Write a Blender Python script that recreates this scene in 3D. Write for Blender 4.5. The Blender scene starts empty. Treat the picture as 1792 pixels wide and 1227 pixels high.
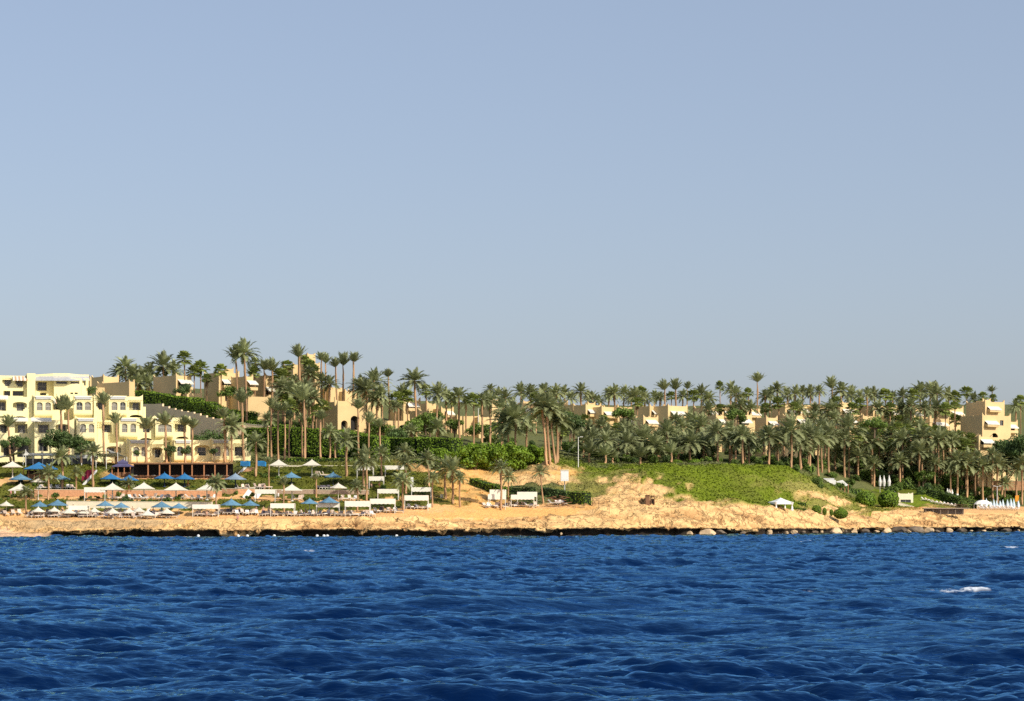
import bpy, bmesh, math, random
import numpy as np
from mathutils import Vector, Matrix
from mathutils.geometry import tessellate_polygon

sc = bpy.context.scene
COL = sc.collection
R = math.radians
# ------------------------------------------------------------------ camera
F = 3820.0            # focal length in photo pixels (photo is 1792 wide)
CAMZ = 4.0            # eye height above the water, on a boat
HZ = 906.0            # photo row of the horizon
cam = bpy.data.cameras.new("camera")
cam.sensor_width = 36.0
cam.lens = 36.0 * F / 1792.0
cam.shift_y = (HZ - 613.5) / 1792.0
cam.clip_start = 0.5
cam.clip_end = 6000.0
camo = bpy.data.objects.new("camera", cam)
camo.location = (0, 0, CAMZ)
camo.rotation_euler = (R(90), 0, 0)
COL.objects.link(camo)
sc.camera = camo
# ------------------------------------------------------------------ light
SUN_EL, SUN_AZ = 36.0, 47.0     # sun behind the camera, to the right
w = bpy.data.worlds.new("World")
sc.world = w
w.use_nodes = True
nt = w.node_tree
nt.nodes.clear()
sky = nt.nodes.new("ShaderNodeTexSky")
sky.sky_type = 'NISHITA'
sky.sun_disc = False
sky.sun_elevation = R(SUN_EL)
sky.sun_rotation = R(180 - SUN_AZ)
sky.altitude = 0
sky.air_density = 1.0
sky.dust_density = 2.2
sky.ozone_density = 2.0
hs = nt.nodes.new("ShaderNodeVectorMath")
hs.operation = 'MULTIPLY'
hs.inputs[1].default_value = (1.12, 1.02, 1.05)     # slight white-balance of the sky
bg = nt.nodes.new("ShaderNodeBackground")
bg.inputs['Strength'].default_value = 0.14
wo = nt.nodes.new("ShaderNodeOutputWorld")
nt.links.new(sky.outputs[0], hs.inputs[0])
hz_ = nt.nodes.new("ShaderNodeMix")          # even summer haze veils the clear-sky blue
hz_.data_type = 'RGBA'
hz_.inputs['Factor'].default_value = 0.45
hz_.inputs[7].default_value = (2.93, 3.52, 4.30, 1)
nt.links.new(hs.outputs[0], hz_.inputs[6])
nt.links.new(hz_.outputs[2], bg.inputs[0])
nt.links.new(bg.outputs[0], wo.inputs[0])
sl = bpy.data.lights.new("sun", 'SUN')
sl.energy = 4.6
sl.angle = R(0.5)
sl.color = (1.0, 0.93, 0.80)
so = bpy.data.objects.new("sun", sl)
sd = Vector((math.sin(R(SUN_AZ)) * math.cos(R(SUN_EL)), -math.cos(R(SUN_AZ)) * math.cos(R(SUN_EL)), math.sin(R(SUN_EL))))
so.rotation_euler = sd.to_track_quat('Z', 'Y').to_euler()
so.location = (100, -100, 200)
COL.objects.link(so)
sc.view_settings.view_transform = 'Standard'
sc.view_settings.look = 'None'
sc.view_settings.exposure = 0.0
sc.view_settings.gamma = 1.0
sc.cycles.max_bounces = 5
sc.cycles.diffuse_bounces = 2
sc.cycles.glossy_bounces = 2
sc.cycles.use_adaptive_sampling = True
sc.cycles.adaptive_threshold = 0.008
sc.cycles.use_denoising = False

# ------------------------------------------------------------------ helpers
rng = random.Random(7)

def P(px, py, Y):
    return Vector(((px - 896.0) / F * Y, Y, CAMZ + (HZ - py) / F * Y))

def px2x(px, Y):
    return (px - 896.0) / F * Y

def py2z(py, Y):
    return CAMZ + (HZ - py) / F * Y

def newmat(name):
    m = bpy.data.materials.new(name)
    m.use_nodes = True
    return m, m.node_tree, m.node_tree.nodes["Principled BSDF"]

def mat(name, col, rough=0.85, spec=0.3, noise=0.0, scale=1.5, bump=0.0, metal=0.0, rnd=0.0, tint=False, bscale=None, trans=0.0):
    """plain procedural material: base colour broken up by object-space noise"""
    m, t, b = newmat(name)
    L = t.links
    b.inputs['Roughness'].default_value = rough
    b.inputs['Specular IOR Level'].default_value = spec
    b.inputs['Metallic'].default_value = metal
    tc = t.nodes.new("ShaderNodeTexCoord")
    nz = t.nodes.new("ShaderNodeTexNoise")
    nz.inputs['Scale'].default_value = scale
    nz.inputs['Detail'].default_value = 5
    L.new(tc.outputs['Object'], nz.inputs['Vector'])
    mr = t.nodes.new("ShaderNodeMapRange")
    mr.inputs['From Min'].default_value = 0.3
    mr.inputs['From Max'].default_value = 0.7
    mr.inputs['To Min'].default_value = 1 - noise
    mr.inputs['To Max'].default_value = 1 + noise
    L.new(nz.outputs['Fac'], mr.inputs['Value'])
    vm = t.nodes.new("ShaderNodeVectorMath")
    vm.operation = 'SCALE'
    if tint:
        at = t.nodes.new("ShaderNodeAttribute")
        at.attribute_name = 'tint'
        L.new(at.outputs['Color'], vm.inputs[0])
    else:
        vm.inputs[0].default_value = col[:3]
    last = mr.outputs[0]
    if rnd:
        oi = t.nodes.new("ShaderNodeObjectInfo")
        m2 = t.nodes.new("ShaderNodeMapRange")
        m2.inputs['To Min'].default_value = 1 - rnd
        m2.inputs['To Max'].default_value = 1 + rnd
        L.new(oi.outputs['Random'], m2.inputs['Value'])
        mu = t.nodes.new("ShaderNodeMath")
        mu.operation = 'MULTIPLY'
        L.new(last, mu.inputs[0])
        L.new(m2.outputs[0], mu.inputs[1])
        last = mu.outputs[0]
    L.new(last, vm.inputs['Scale'])
    L.new(vm.outputs[0], b.inputs['Base Color'])
    if bump:
        bp = t.nodes.new("ShaderNodeBump")
        bp.inputs['Strength'].default_value = 1.0
        bp.inputs['Distance'].default_value = bump
        n2 = t.nodes.new("ShaderNodeTexNoise")
        n2.inputs['Scale'].default_value = bscale or scale * 3
        n2.inputs['Detail'].default_value = 4
        L.new(tc.outputs['Object'], n2.inputs['Vector'])
        L.new(n2.outputs['Fac'], bp.inputs['Height'])
        L.new(bp.outputs[0], b.inputs['Normal'])
    if trans:
        tr = t.nodes.new("ShaderNodeBsdfTranslucent")
        L.new(vm.outputs[0], tr.inputs['Color'])
        mx = t.nodes.new("ShaderNodeMixShader")
        mx.inputs[0].default_value = trans
        L.new(b.outputs[0], mx.inputs[1])
        L.new(tr.outputs[0], mx.inputs[2])
        L.new(mx.outputs[0], t.nodes["Material Output"].inputs['Surface'])
    return m

def tag(o, label=None, cat=None, group=None, kind=None):
    if label: o['label'] = label
    if cat: o['category'] = cat
    if group: o['group'] = group
    if kind: o['kind'] = kind
    return o

def empty(name, loc, rz=0.0):
    o = bpy.data.objects.new(name, None)
    o.empty_display_size = 0.5
    o.location = loc
    o.rotation_euler = (0, 0, rz)
    COL.objects.link(o)
    return o

def link(name, me, parent=None, loc=(0, 0, 0), rz=0.0, scale=None):
    o = bpy.data.objects.new(name, me)
    o.location = loc
    o.rotation_euler = (0, 0, rz)
    if scale: o.scale = scale
    o.parent = parent
    COL.objects.link(o)
    return o

def copy_tree(o, parent=None):
    c = o.copy()
    COL.objects.link(c)
    c.parent = parent
    for ch in [k for k in COL.objects if k.parent == o]:
        copy_tree(ch, c)
    return c

class MB:
    def __init__(s):
        s.v = []; s.f = []; s.m = []; s.t = []; s.tint = None
    def add(s, vs, fs, mi=0):
        n = len(s.v)
        s.v.extend([tuple(p) for p in vs])
        s.f.extend([tuple(i + n for i in f) for f in fs])
        s.m.extend([mi] * len(fs))
    def box(s, x0, x1, y0, y1, z0, z1, mi=0, M=None):
        vs = [Vector((x, y, z)) for z in (z0, z1) for y in (y0, y1) for x in (x0, x1)]
        if M: vs = [M @ p for p in vs]
        s.add(vs, [(0, 2, 3, 1), (4, 5, 7, 6), (0, 1, 5, 4), (2, 6, 7, 3), (0, 4, 6, 2), (1, 3, 7, 5)], mi)
        return s
    def tube(s, a, b, r0, r1=None, n=8, mi=0, cap=True):
        a = Vector(a); b = Vector(b)
        if r1 is None: r1 = r0
        d = (b - a).normalized()
        u = d.orthogonal().normalized(); v = d.cross(u)
        vs = []
        for (c, r) in ((a, r0), (b, r1)):
            for i in range(n):
                t = 2 * math.pi * i / n
                vs.append(c + u * (r * math.cos(t)) + v * (r * math.sin(t)))
        fs = [(i, (i + 1) % n, n + (i + 1) % n, n + i) for i in range(n)]
        if cap: fs += [tuple(range(n - 1, -1, -1)), tuple(range(n, 2 * n))]
        s.add(vs, fs, mi)
        return s
    def path(s, pts, rads, n=7, mi=0):
        """tapered tube through points"""
        pts = [Vector(p) for p in pts]
        vs = []
        for k, p in enumerate(pts):
            d = (pts[min(k + 1, len(pts) - 1)] - pts[max(k - 1, 0)]).normalized()
            u = Vector((1, 0, 0)) if abs(d.x) < 0.9 else Vector((0, 1, 0))
            u = (u - d * u.dot(d)).normalized(); v = d.cross(u)
            for i in range(n):
                t = 2 * math.pi * i / n
                vs.append(p + u * (rads[k] * math.cos(t)) + v * (rads[k] * math.sin(t)))
        fs = []
        for k in range(len(pts) - 1):
            for i in range(n):
                a = k * n + i; b = k * n + (i + 1) % n
                fs.append((a, b, b + n, a + n))
        fs.append(tuple(range(n - 1, -1, -1)))
        m = (len(pts) - 1) * n
        fs.append(tuple(range(m, m + n)))
        s.add(vs, fs, mi)
        return s
    def prism(s, poly, y0, y1, mi=0, holes=(), M=None):
        """polygon in XZ, pushed from y0 to y1, with through holes"""
        loops = [list(poly)] + [list(h) for h in holes]
        flat = [p for l in loops for p in l]
        tris = tessellate_polygon([[Vector((p[0], p[1], 0)) for p in l] for l in loops])
        n = len(flat)
        vs = [Vector((p[0], y0, p[1])) for p in flat] + [Vector((p[0], y1, p[1])) for p in flat]
        if M: vs = [M @ p for p in vs]
        fs = []
        for t in tris:
            a, b, c = (Vector((flat[i][0], flat[i][1], 0)) for i in t)
            if (b - a).cross(c - a).z < 0: t = (t[0], t[2], t[1])
            fs.append(tuple(t)); fs.append((t[0] + n, t[2] + n, t[1] + n))
        k = 0
        for l in loops:
            ar = sum(l[i][0] * l[(i + 1) % len(l)][1] - l[(i + 1) % len(l)][0] * l[i][1] for i in range(len(l)))
            outer = (l is loops[0])
            for i in range(len(l)):
                a = k + i; b = k + (i + 1) % len(l)
                q = (a, a + n, b + n, b) if ((ar > 0) == outer) else (a, b, b + n, a + n)
                fs.append(q)
            k += len(l)
        s.add(vs, fs, mi)
        return s
    def mesh(s, name, mats, smooth=False):
        me = bpy.data.meshes.new(name)
        me.from_pydata([tuple(p) for p in s.v], [], s.f)
        for m in (mats if isinstance(mats, (list, tuple)) else [mats]): me.materials.append(m)
        if any(s.m): me.polygons.foreach_set('material_index', s.m)
        if s.tint is not None:
            at = me.color_attributes.new('tint', 'FLOAT_COLOR', 'POINT')
            at.data.foreach_set('color', np.array(s.tint, dtype=np.float32).ravel())
        if smooth: me.polygons.foreach_set('use_smooth', [True] * len(me.polygons))
        me.update()
        return me
    def build(s, name, mats, parent=None, loc=(0, 0, 0), rz=0.0, smooth=False):
        return link(name, s.mesh(name, mats, smooth), parent, loc, rz)

def grid_mesh(name, V, nr, nc, mats, attrs=None, smooth=True, mi=None):
    """V: (nr*nc,3) array; quads"""
    me = bpy.data.meshes.new(name)
    i = np.arange(nr - 1)[:, None] * nc + np.arange(nc - 1)[None, :]
    q = np.stack([i, i + 1, i + nc + 1, i + nc], axis=-1).reshape(-1, 4)
    me.vertices.add(len(V)); me.vertices.foreach_set('co', V.astype(np.float32).ravel())
    me.loops.add(q.size); me.loops.foreach_set('vertex_index', q.ravel().astype(np.int32))
    me.polygons.add(len(q)); me.polygons.foreach_set('loop_start', (np.arange(len(q)) * 4).astype(np.int32))
    me.polygons.foreach_set('use_smooth', np.full(len(q), smooth))
    for m in mats: me.materials.append(m)
    if mi is not None: me.polygons.foreach_set('material_index', mi.astype(np.int32).ravel())
    for k, a in (attrs or {}).items():
        if a.ndim == 2:
            at = me.color_attributes.new(k, 'FLOAT_COLOR', 'POINT')
            at.data.foreach_set('color', a.astype(np.float32).ravel())
        else:
            at = me.attributes.new(k, 'FLOAT', 'POINT')
            at.data.foreach_set('value', a.astype(np.float32))
    me.update(calc_edges=True)
    me.validate()
    return me

# --- value noise on numpy arrays
_perm = np.random.RandomState(11).rand(257, 257)
def vnoise(x, y):
    xi = np.floor(x).astype(int); yi = np.floor(y).astype(int)
    fx = x - xi; fy = y - yi
    fx = fx * fx * (3 - 2 * fx); fy = fy * fy * (3 - 2 * fy)
    a = _perm[xi % 256, yi % 256]; b = _perm[(xi + 1) % 256, yi % 256]
    c = _perm[xi % 256, (yi + 1) % 256]; d = _perm[(xi + 1) % 256, (yi + 1) % 256]
    return (a * (1 - fx) + b * fx) * (1 - fy) + (c * (1 - fx) + d * fx) * fy
def fbm(x, y, oct=4, ridged=False):
    s = 0; a = 1; t = 0
    for k in range(oct):
        n = vnoise(x * 2 ** k + 17.3 * k, y * 2 ** k + 5.1 * k)
        if ridged: n = 1 - np.abs(2 * n - 1)
        s = s + a * n; t += a; a *= 0.5
    return s / t
# ================================================================== terrain
# every station: photo column, then knots (distance, photo row) from the rock lip at the water to the far plateau
ST = [
 (-900, [(452,936),(455,926),(458,912),(466,904),(470,893),(479,872),(489,866),(497,846),(507,838),(514,821),(528,811),(550,806),(600,770),(640,705),(760,690),(1100,690)]),
 (0,    [(452,938),(455,928),(458,911),(466,904),(470,894),(479,873),(489,869),(497,844),(507,838),(514,821),(528,811),(550,806),(600,770),(640,700),(760,686),(1100,690)]),
 (70,   [(452,935),(455,925),(458,911),(466,904),(470,894),(479,873),(489,869),(497,844),(507,838),(514,821),(528,811),(550,806),(600,770),(640,700),(760,682),(1100,690)]),
 (160,  [(452,931),(455,922),(458,911),(466,904),(470,893),(479,873),(489,869),(497,843),(507,837),(514,821),(528,811),(550,806),(600,760),(640,695),(760,680),(1100,688)]),
 (222,  [(452,930),(455,922),(458,910),(466,904),(470,894),(479,874),(489,869),(497,845),(507,838.5),(519,837),(523,812),(550,806),(600,745),(640,692),(760,680),(1100,688)]),
 (300,  [(452,930),(455,922),(458,910),(466,904),(470,894),(479,874),(489,869),(497,845),(507,838.5),(519,837),(523,812),(550,806),(600,740),(640,692),(760,680),(1100,688)]),
 (402,  [(452,930),(455,920),(458,908),(465,904),(470,892),(479,874),(489,869),(497,849),(507,839),(519,837),(523,812),(550,804),(600,748),(640,698),(760,682),(1100,688)]),
 (420,  [(452,930),(455,920),(458,908),(465,904),(470,892),(479,874),(489,868),(497,850),(507,840),(514,824),(528,811),(550,803),(600,752),(640,700),(760,682),(1100,688)]),
 (560,  [(453,930),(456,921),(459,908),(465,903),(471,895),(479,878),(489,873),(497,856),(507,835),(514,820),(528,809),(550,803),(600,765),(640,715),(760,690),(1100,690)]),
 (680,  [(455,930),(458,918),(461,906),(468,898),(475,890),(482,878),(490,873),(498,856),(507,834),(514,820),(528,806),(550,800),(600,768),(650,735),(760,705),(1100,700)]),
 (760,  [(458,930),(461,920),(465,908),(472,896),(479,884),(486,873),(493,862),(501,848),(510,836),(518,826),(530,808),(552,798),(610,770),(660,742),(760,712),(1100,702)]),
 (830,  [(461,929),(465,919),(470,907),(476,896),(483,886),(490,876),(497,866),(506,855),(516,845),(525,833),(536,815),(556,800),(620,775),(680,748),(780,718),(1100,706)]),
 (900,  [(466,928),(470,918),(475,906),(481,898),(489,891),(498,884),(506,868),(515,850),(524,840),(532,830),(540,818),(560,805),(620,782),(690,752),(790,722),(1100,708)]),
 (960,  [(470,928),(474,918),(479,907),(485,898),(493,890),(501,882),(508,862),(515,845),(522,832),(529,820),(537,811),(558,803),(620,785),(700,755),(800,724),(1100,708)]),
 (1010, [(472,928),(476,918),(481,907),(487,896),(495,889),(503,880),(510,864),(517,848),(524,836),(531,824),(540,818),(560,811),(630,790),(710,757),(810,726),(1100,709)]),
 (1060, [(474,927),(478,916),(483,904),(489,893),(497,887),(504,873),(511,858),(518,846),(525,834),(532,824),(541,819),(562,813),(630,790),(710,757),(810,726),(1100,709)]),
 (1095, [(476.5,927),(480.5,915.5),(485.5,902),(491.5,891.5),(499,884),(506.5,868),(513.5,853),(520.5,840),(527.5,830),(534.5,822),(543.5,818.5),(564.5,813.5),(636,790),(716,757),(816,726),(1100,710)]),
 (1120, [(478,927),(482,915),(487,900),(493,890),(500,882),(508,866),(515,850),(522,838),(529,828),(536,821),(545,818),(566,814),(640,790),(720,757),(820,726),(1100,710)]),
 (1150, [(481,927),(485,913),(490,898),(495.5,886),(502,880.5),(510,865),(518,850),(525.5,837),(532.5,826.5),(539,820.5),(548,817.5),(569,813.5),(645,789),(725,756),(825,725.5),(1100,710)]),
 (1200, [(484,927),(488,912),(493,897),(498,884),(505,880),(513,866),(521,851),(529,837),(536,826),(542,820),(551,817),(572,813),(650,788),(730,755),(830,725),(1100,710)]),
 (1300, [(500,928),(504,914),(509,899),(514,886),(521,882),(530,868),(538,852),(546,836),(553,824),(559,818),(567,816),(588,812),(660,788),(740,755),(840,724),(1100,710)]),
 (1380, [(515,928),(519,914),(524,902),(530,891),(538,887),(546,872),(553,856),(560,842),(567,826),(573,819),(580,818),(600,813),(670,790),(750,756),(850,724),(1100,710)]),
 (1440, [(530,927),(535,914),(540,904),(546,896),(553,888),(560,876),(567,864),(574,853),(581,846),(588,844),(598,843),(615,838),(680,795),(760,758),(860,724),(1100,710)]),
 (1480, [(545,926),(550,916),(555,906),(561,899),(568,892),(574,886),(580,878),(586,872),(594,868),(604,862),(616,855),(634,840),(690,800),(770,760),(870,724),(1100,710)]),
 (1530, [(556,926),(561,914),(566,902),(572,895),(580,891),(588,888),(596,884),(604,880),(614,874),(624,866),(636,856),(652,840),(700,802),(780,762),(880,724),(1100,710)]),
 (1620, [(566,925),(571,912),(577,898),(582,892),(590,890),(600,888),(608,882),(616,872),(626,864),(636,860),(648,854),(664,840),(715,802),(800,762),(890,724),(1200,708)]),
 (1700, [(576,924),(581,911),(587,899),(592,894),(602,892),(614,890),(624,886),(636,880),(648,874),(660,866),(672,858),(688,842),(740,802),(810,762),(900,724),(1200,708)]),
 (1792, [(583,924),(588,911),(594,899),(600,894),(610,892),(622,890),(634,886),(646,882),(658,876),(670,868),(684,858),(700,842),(750,802),(820,762),(910,724),(1200,708)]),
 (2700, [(600,924),(605,911),(611,899),(617,894),(627,892),(639,890),(651,886),(663,882),(675,876),(687,868),(701,858),(717,842),(767,802),(837,762),(920,724),(1200,708)]),
]
# colour code per segment between knots (15)
SEGC = {
 -900:"RRSSGSGSGSSDDDD", 0:"BRSSGGGSGGDDDDD", 70:"RWSSGSGGGGDDDDD", 160:"RWSSGSGGGGDDDDD", 222:"RWSSGSGGSDSDDDD", 300:"RWSSGSGGSDSDDDD", 402:"RRSSGSGGSDSDDDD", 420:"RRSSGSGGGGDDDDD",
 560:"RRSSGSGGGGDDDDD", 680:"RRSSGSGGGGDDDDD", 760:"RROSGGGGGSDDDDD", 830:"RROOOOOOOODDDDD", 900:"RROOSDDRRDLDDDD", 960:"RROOSDDRORLLDDD",
 1010:"RROORMMMMLLDDDD", 1060:"RRRRRMMMLLDDDDD", 1095:"RRRRRRRRMLLDDDD", 1120:"RRRRRRRMLLLDDDD", 1150:"RRRRRRLLLLLDDDD", 1200:"RRRRLLLLLLDDDDD", 1300:"RRRLLLLLLLDDDDD", 1380:"RRRLLLMLLLDDDDD",
 1440:"RRRRMRMMLDDDDDD", 1480:"RRRRMRMGDDDDDDD", 1530:"RRRLLLLLLLDDDDD", 1620:"RRSSSLLLLGDDDDD", 1700:"RRSSSSLLGGDDDDD", 1792:"RRSSSSDDDDDDDDD", 2700:"RRSSSSDDDDDDDDD"}
CC = {'R':(0.80,0.51,0.22), 'W':(0.56,0.38,0.19), 'S':(0.80,0.46,0.19), 'O':(0.84,0.46,0.15), 'B':(0.76,0.48,0.29), 'G':(0.115,0.125,0.014),
      'L':(0.150,0.195,0.011), 'M':(0.27,0.25,0.06), 'D':(0.13,0.14,0.05), 'T':(0.5,0.28,0.16)}
ROCK = {'R':1.0, 'W':0.6, 'M':0.5, 'S':0.0, 'O':0.05, 'B':0.0, 'G':0.1, 'L':0.12, 'D':0.15, 'T':0}
GRASS = {'G':0.7, 'L':1.0, 'M':0.5, 'D':0.6}
NK = 16
stx = np.array([s[0] for s in ST], float)
stY = np.array([[k[0] for k in s[1]] for s in ST], float)
stR = np.array([[k[1] for k in s[1]] for s in ST], float)
assert stY.shape[1] == NK
def knots(px):
    Y = np.array([np.interp(px, stx, stY[:, k]) for k in range(NK)])
    Rw = np.array([np.interp(px, stx, stR[:, k]) for k in range(NK)])
    return Y, CAMZ + (HZ - Rw) / F * Y

COLS = np.concatenate([np.arange(-900, -60, 12), np.arange(-60, 1860, 2.5), np.arange(1860, 2700, 12)]).astype(float)
SUB = [9, 9, 9, 7, 10, 6, 10, 6, 8, 6, 6, 8, 8, 8, 4]
ROWT = [(k, j / SUB[k]) for k in range(15) for j in range(SUB[k])] + [(14, 1.0)]
ck = [SEGC[int(s)] for s in stx]
segcol = np.array([[CC[c] for c in r] for r in ck])
segrock = np.array([[ROCK[c] for c in r] for r in ck])
seggrass = np.array([[GRASS.get(c, 0) for c in r] for r in ck])
nC = len(COLS); nR = len(ROWT)
KY = np.array([np.interp(COLS, stx, stY[:, k]) for k in range(NK)])       # NK x nC
KZ = np.array([CAMZ + (HZ - np.interp(COLS, stx, stR[:, k])) / F * KY[k] for k in range(NK)])
lipn = (fbm(COLS / 9.0, COLS * 0 + 3.3, 3) - 0.5)
TY = np.zeros((nR, nC)); TZ = np.zeros((nR, nC)); TC = np.zeros((nR, nC, 3)); TR = np.zeros((nR, nC)); TG = np.zeros((nR, nC))
jit = (fbm(COLS / 14.0, COLS * 0 + 9.1, 4) - 0.5) * 90          # station borders wander
for r, (k, t) in enumerate(ROWT):
    TY[r] = KY[k] * (1 - t) + KY[k + 1] * t
    ts = t
    TZ[r] = KZ[k] * (1 - ts) + KZ[k + 1] * ts
    wob = (fbm(COLS / 11.0, TY[r] / 3.0, 4) - 0.5) * 2.4
    kk = np.clip(np.round(k + t - 0.5 + wob * 0.35).astype(int), 0, 14)
    jit = (fbm(COLS / 17.0, COLS * 0 + r * 0.22, 4) - 0.5) * 130
    xx = COLS + jit * np.where(np.abs(COLS - 60) < 80, 0.2, np.where(COLS < 760, .3, 1.0))
    for ch in range(3):
        tmp = np.array([np.interp(xx, stx, segcol[:, q, ch]) for q in range(15)])
        TC[r, :, ch] = tmp[kk, np.arange(nC)]
    TR[r] = np.array([np.interp(COLS, stx, segrock[:, q]) for q in range(15)])[k]
    TG[r] = np.array([np.interp(xx, stx, seggrass[:, q]) for q in range(15)])[kk, np.arange(nC)]
TX = (COLS[None, :] - 896) / F * TY
# rock relief: ridged noise pushed up and out
rid = fbm(TX / 11.0 + TZ * 0.15, TY / 8.0 + TZ * 0.25, 4, True)
rid2 = fbm(TX / 4.2 + TY * .12, TY / 3.6 + TZ * 0.5, 3, True)
amp = TR * 1.0
edge = np.ones_like(TY); edge[0] = 0.15
TZ += (rid - 0.62) * 3.4 * amp * edge + (rid2 - 0.6) * 0.75 * amp * edge
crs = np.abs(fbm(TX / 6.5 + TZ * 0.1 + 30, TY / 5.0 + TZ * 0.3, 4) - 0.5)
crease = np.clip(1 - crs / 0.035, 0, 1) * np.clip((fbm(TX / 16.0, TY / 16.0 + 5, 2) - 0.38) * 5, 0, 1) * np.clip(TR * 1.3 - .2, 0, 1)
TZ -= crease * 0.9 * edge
TC = TC * (1 - 0.62 * crease[..., None] * np.array([0.8, 0.95, 1.0]))  # paints crevice shade into the tint, as brown along the creases
TZ += (fbm((TX + TY * .6) / 13.0, TY / 11.0 + 3, 2) - 0.5) * 3.2 * np.clip(TG * 1.5, 0, 1) * ((COLS > 1120) & (COLS < 1470))[None, :]
gn = fbm(TX / 1.2, TY / 1.2, 3)
TZ += (gn - 0.5) * (0.5 * TG + 0.10)
TZ[0] += lipn * 0.6 + 0.50
TYd = TY.copy()
TYd[:7] += ((fbm(TX[:7] / 3.0, TZ[:7] / 1.2 + 40, 3) - 0.5) * 2.4) * TR[:7]
TX = (COLS[None, :] - 896) / F * TYd
# undercut: rows hung below the lip, running back under the rock and down below the water
beach = np.clip((95 - COLS) / 25.0, 0, 1) * (COLS > -900)
hole = np.clip(fbm(COLS / 26.0, COLS * 0 + 70.0, 3) * 3.2 - 0.9, 0.25, 1)
hole = np.where(COLS > 1320, hole, np.maximum(hole, 0.8)) * (1 - beach)
depth = 2.6 * hole
yl, zl = TYd[0], TZ[0]
und = [(yl + 0.15, zl - 0.25), (yl + 0.7 * depth, zl - 0.45 - 0.1 * lipn), (yl + depth, zl * 0.55), (yl + depth * 0.95 , 0.25 + 0 * zl), (yl + depth * 0.7 - 0.3, -0.2 + 0 * zl), (yl - 0.8, -1.2 + 0 * zl)]
bb = [(yl - 1.5, zl * 0.55), (yl - 3, zl * 0.3), (yl - 4.2, zl * 0 + 0.08), (yl - 5.5, zl * 0 - 0.1), (yl - 7, zl * 0 - 0.4), (yl - 9, zl * 0 - 1.2)]
uY = np.array([a[0] * (1 - beach) + b[0] * beach for a, b in zip(und, bb)])[::-1]
uZ = np.array([a[1] * (1 - beach) + b[1] * beach for a, b in zip(und, bb)])[::-1]
un = (fbm(COLS[None, :] / 5.0 + uY * 0, uZ * 2.0 + 11, 3) - 0.5)
uY = uY + un * 0.8 * (1 - beach)
uX = (COLS[None, :] - 896) / F * uY
dark = np.array([0.030, 0.024, 0.018]); bc = np.array(CC['B'])  # dark wet reef, with the undercut's shade also put into the colour
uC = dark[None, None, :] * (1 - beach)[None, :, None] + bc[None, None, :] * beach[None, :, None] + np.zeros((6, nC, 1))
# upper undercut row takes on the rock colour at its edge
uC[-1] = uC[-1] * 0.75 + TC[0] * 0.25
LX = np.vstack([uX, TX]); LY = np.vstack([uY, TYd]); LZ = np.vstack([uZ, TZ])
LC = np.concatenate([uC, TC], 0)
nRt = LX.shape[0]
LR = np.vstack([np.ones((6, nC)) * (1 - beach), TR]); LG = np.vstack([np.zeros((6, nC)), TG])
mot = (0.84 + 0.32 * fbm(LX / 4.5, LY / 4.5 + LZ * 0.7, 4))
LC = LC * mot[..., None]
stain = np.clip((fbm(LX / 7.0 + 60, LY / 7.0 + LZ * 1.1, 4) - 0.52) * 7, 0, 1) * np.clip(LR * 1.4 - .5, 0, 1)      # browner weathered faces
LC = LC * (1 - stain[..., None] * np.array([0.34, 0.42, 0.46]))
gm = fbm(LX / 6.0, LY / 6.0, 3)
# dry patches in the green
dry = np.clip((gm - 0.52) * 5, 0, 1) * (LG > 0.3)
LC = LC * (1 - 0.35 * dry[..., None]) + np.array([0.15, 0.15, 0.03]) * 0.35 * dry[..., None]

gmat, t, b = newmat("ground_cover_and_rock")
L = t.links
b.inputs['Roughness'].default_value = 0.95
b.inputs['Specular IOR Level'].default_value = 0.15
at = t.nodes.new("ShaderNodeAttribute"); at.attribute_name = 'tint'
ar = t.nodes.new("ShaderNodeAttribute"); ar.attribute_name = 'rock'
tc = t.nodes.new("ShaderNodeTexCoord")
n1 = t.nodes.new("ShaderNodeTexNoise"); n1.inputs['Scale'].default_value = 1.1; n1.inputs['Detail'].default_value = 7; n1.inputs['Roughness'].default_value = 0.65
L.new(tc.outputs['Object'], n1.inputs['Vector'])
mr = t.nodes.new("ShaderNodeMapRange"); mr.inputs['From Min'].default_value = 0.3; mr.inputs['From Max'].default_value = 0.7; mr.inputs['To Min'].default_value = 0.86; mr.inputs['To Max'].default_value = 1.14
L.new(n1.outputs['Fac'], mr.inputs['Value'])
vm = t.nodes.new("ShaderNodeVectorMath"); vm.operation = 'SCALE'
L.new(at.outputs['Color'], vm.inputs[0]); L.new(mr.outputs[0], vm.inputs['Scale'])
# brown cracks in the rock
vo = t.nodes.new("ShaderNodeTexVoronoi"); vo.feature = 'DISTANCE_TO_EDGE'; vo.inputs['Scale'].default_value = 0.22
wn = t.nodes.new("ShaderNodeTexNoise"); wn.inputs['Scale'].default_value = 0.8; wn.inputs['Detail'].default_value = 4
L.new(tc.outputs['Object'], wn.inputs['Vector'])
wa = t.nodes.new("ShaderNodeVectorMath"); wa.operation = 'MULTIPLY_ADD'
L.new(wn.outputs['Color'], wa.inputs[0]); wa.inputs[1].default_value = (4.5, 4.5, 4.5); L.new(tc.outputs['Object'], wa.inputs[2])
L.new(wa.outputs[0], vo.inputs['Vector'])
cr = t.nodes.new("ShaderNodeMapRange"); cr.inputs['From Min'].default_value = 0.0; cr.inputs['From Max'].default_value = 0.05; cr.inputs['To Min'].default_value = 1; cr.inputs['To Max'].default_value = 0
L.new(vo.outputs['Distance'], cr.inputs['Value'])
cm = t.nodes.new("ShaderNodeMath"); cm.operation = 'MULTIPLY'; L.new(cr.outputs[0], cm.inputs[0]); L.new(ar.outputs['Fac'], cm.inputs[1])
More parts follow.
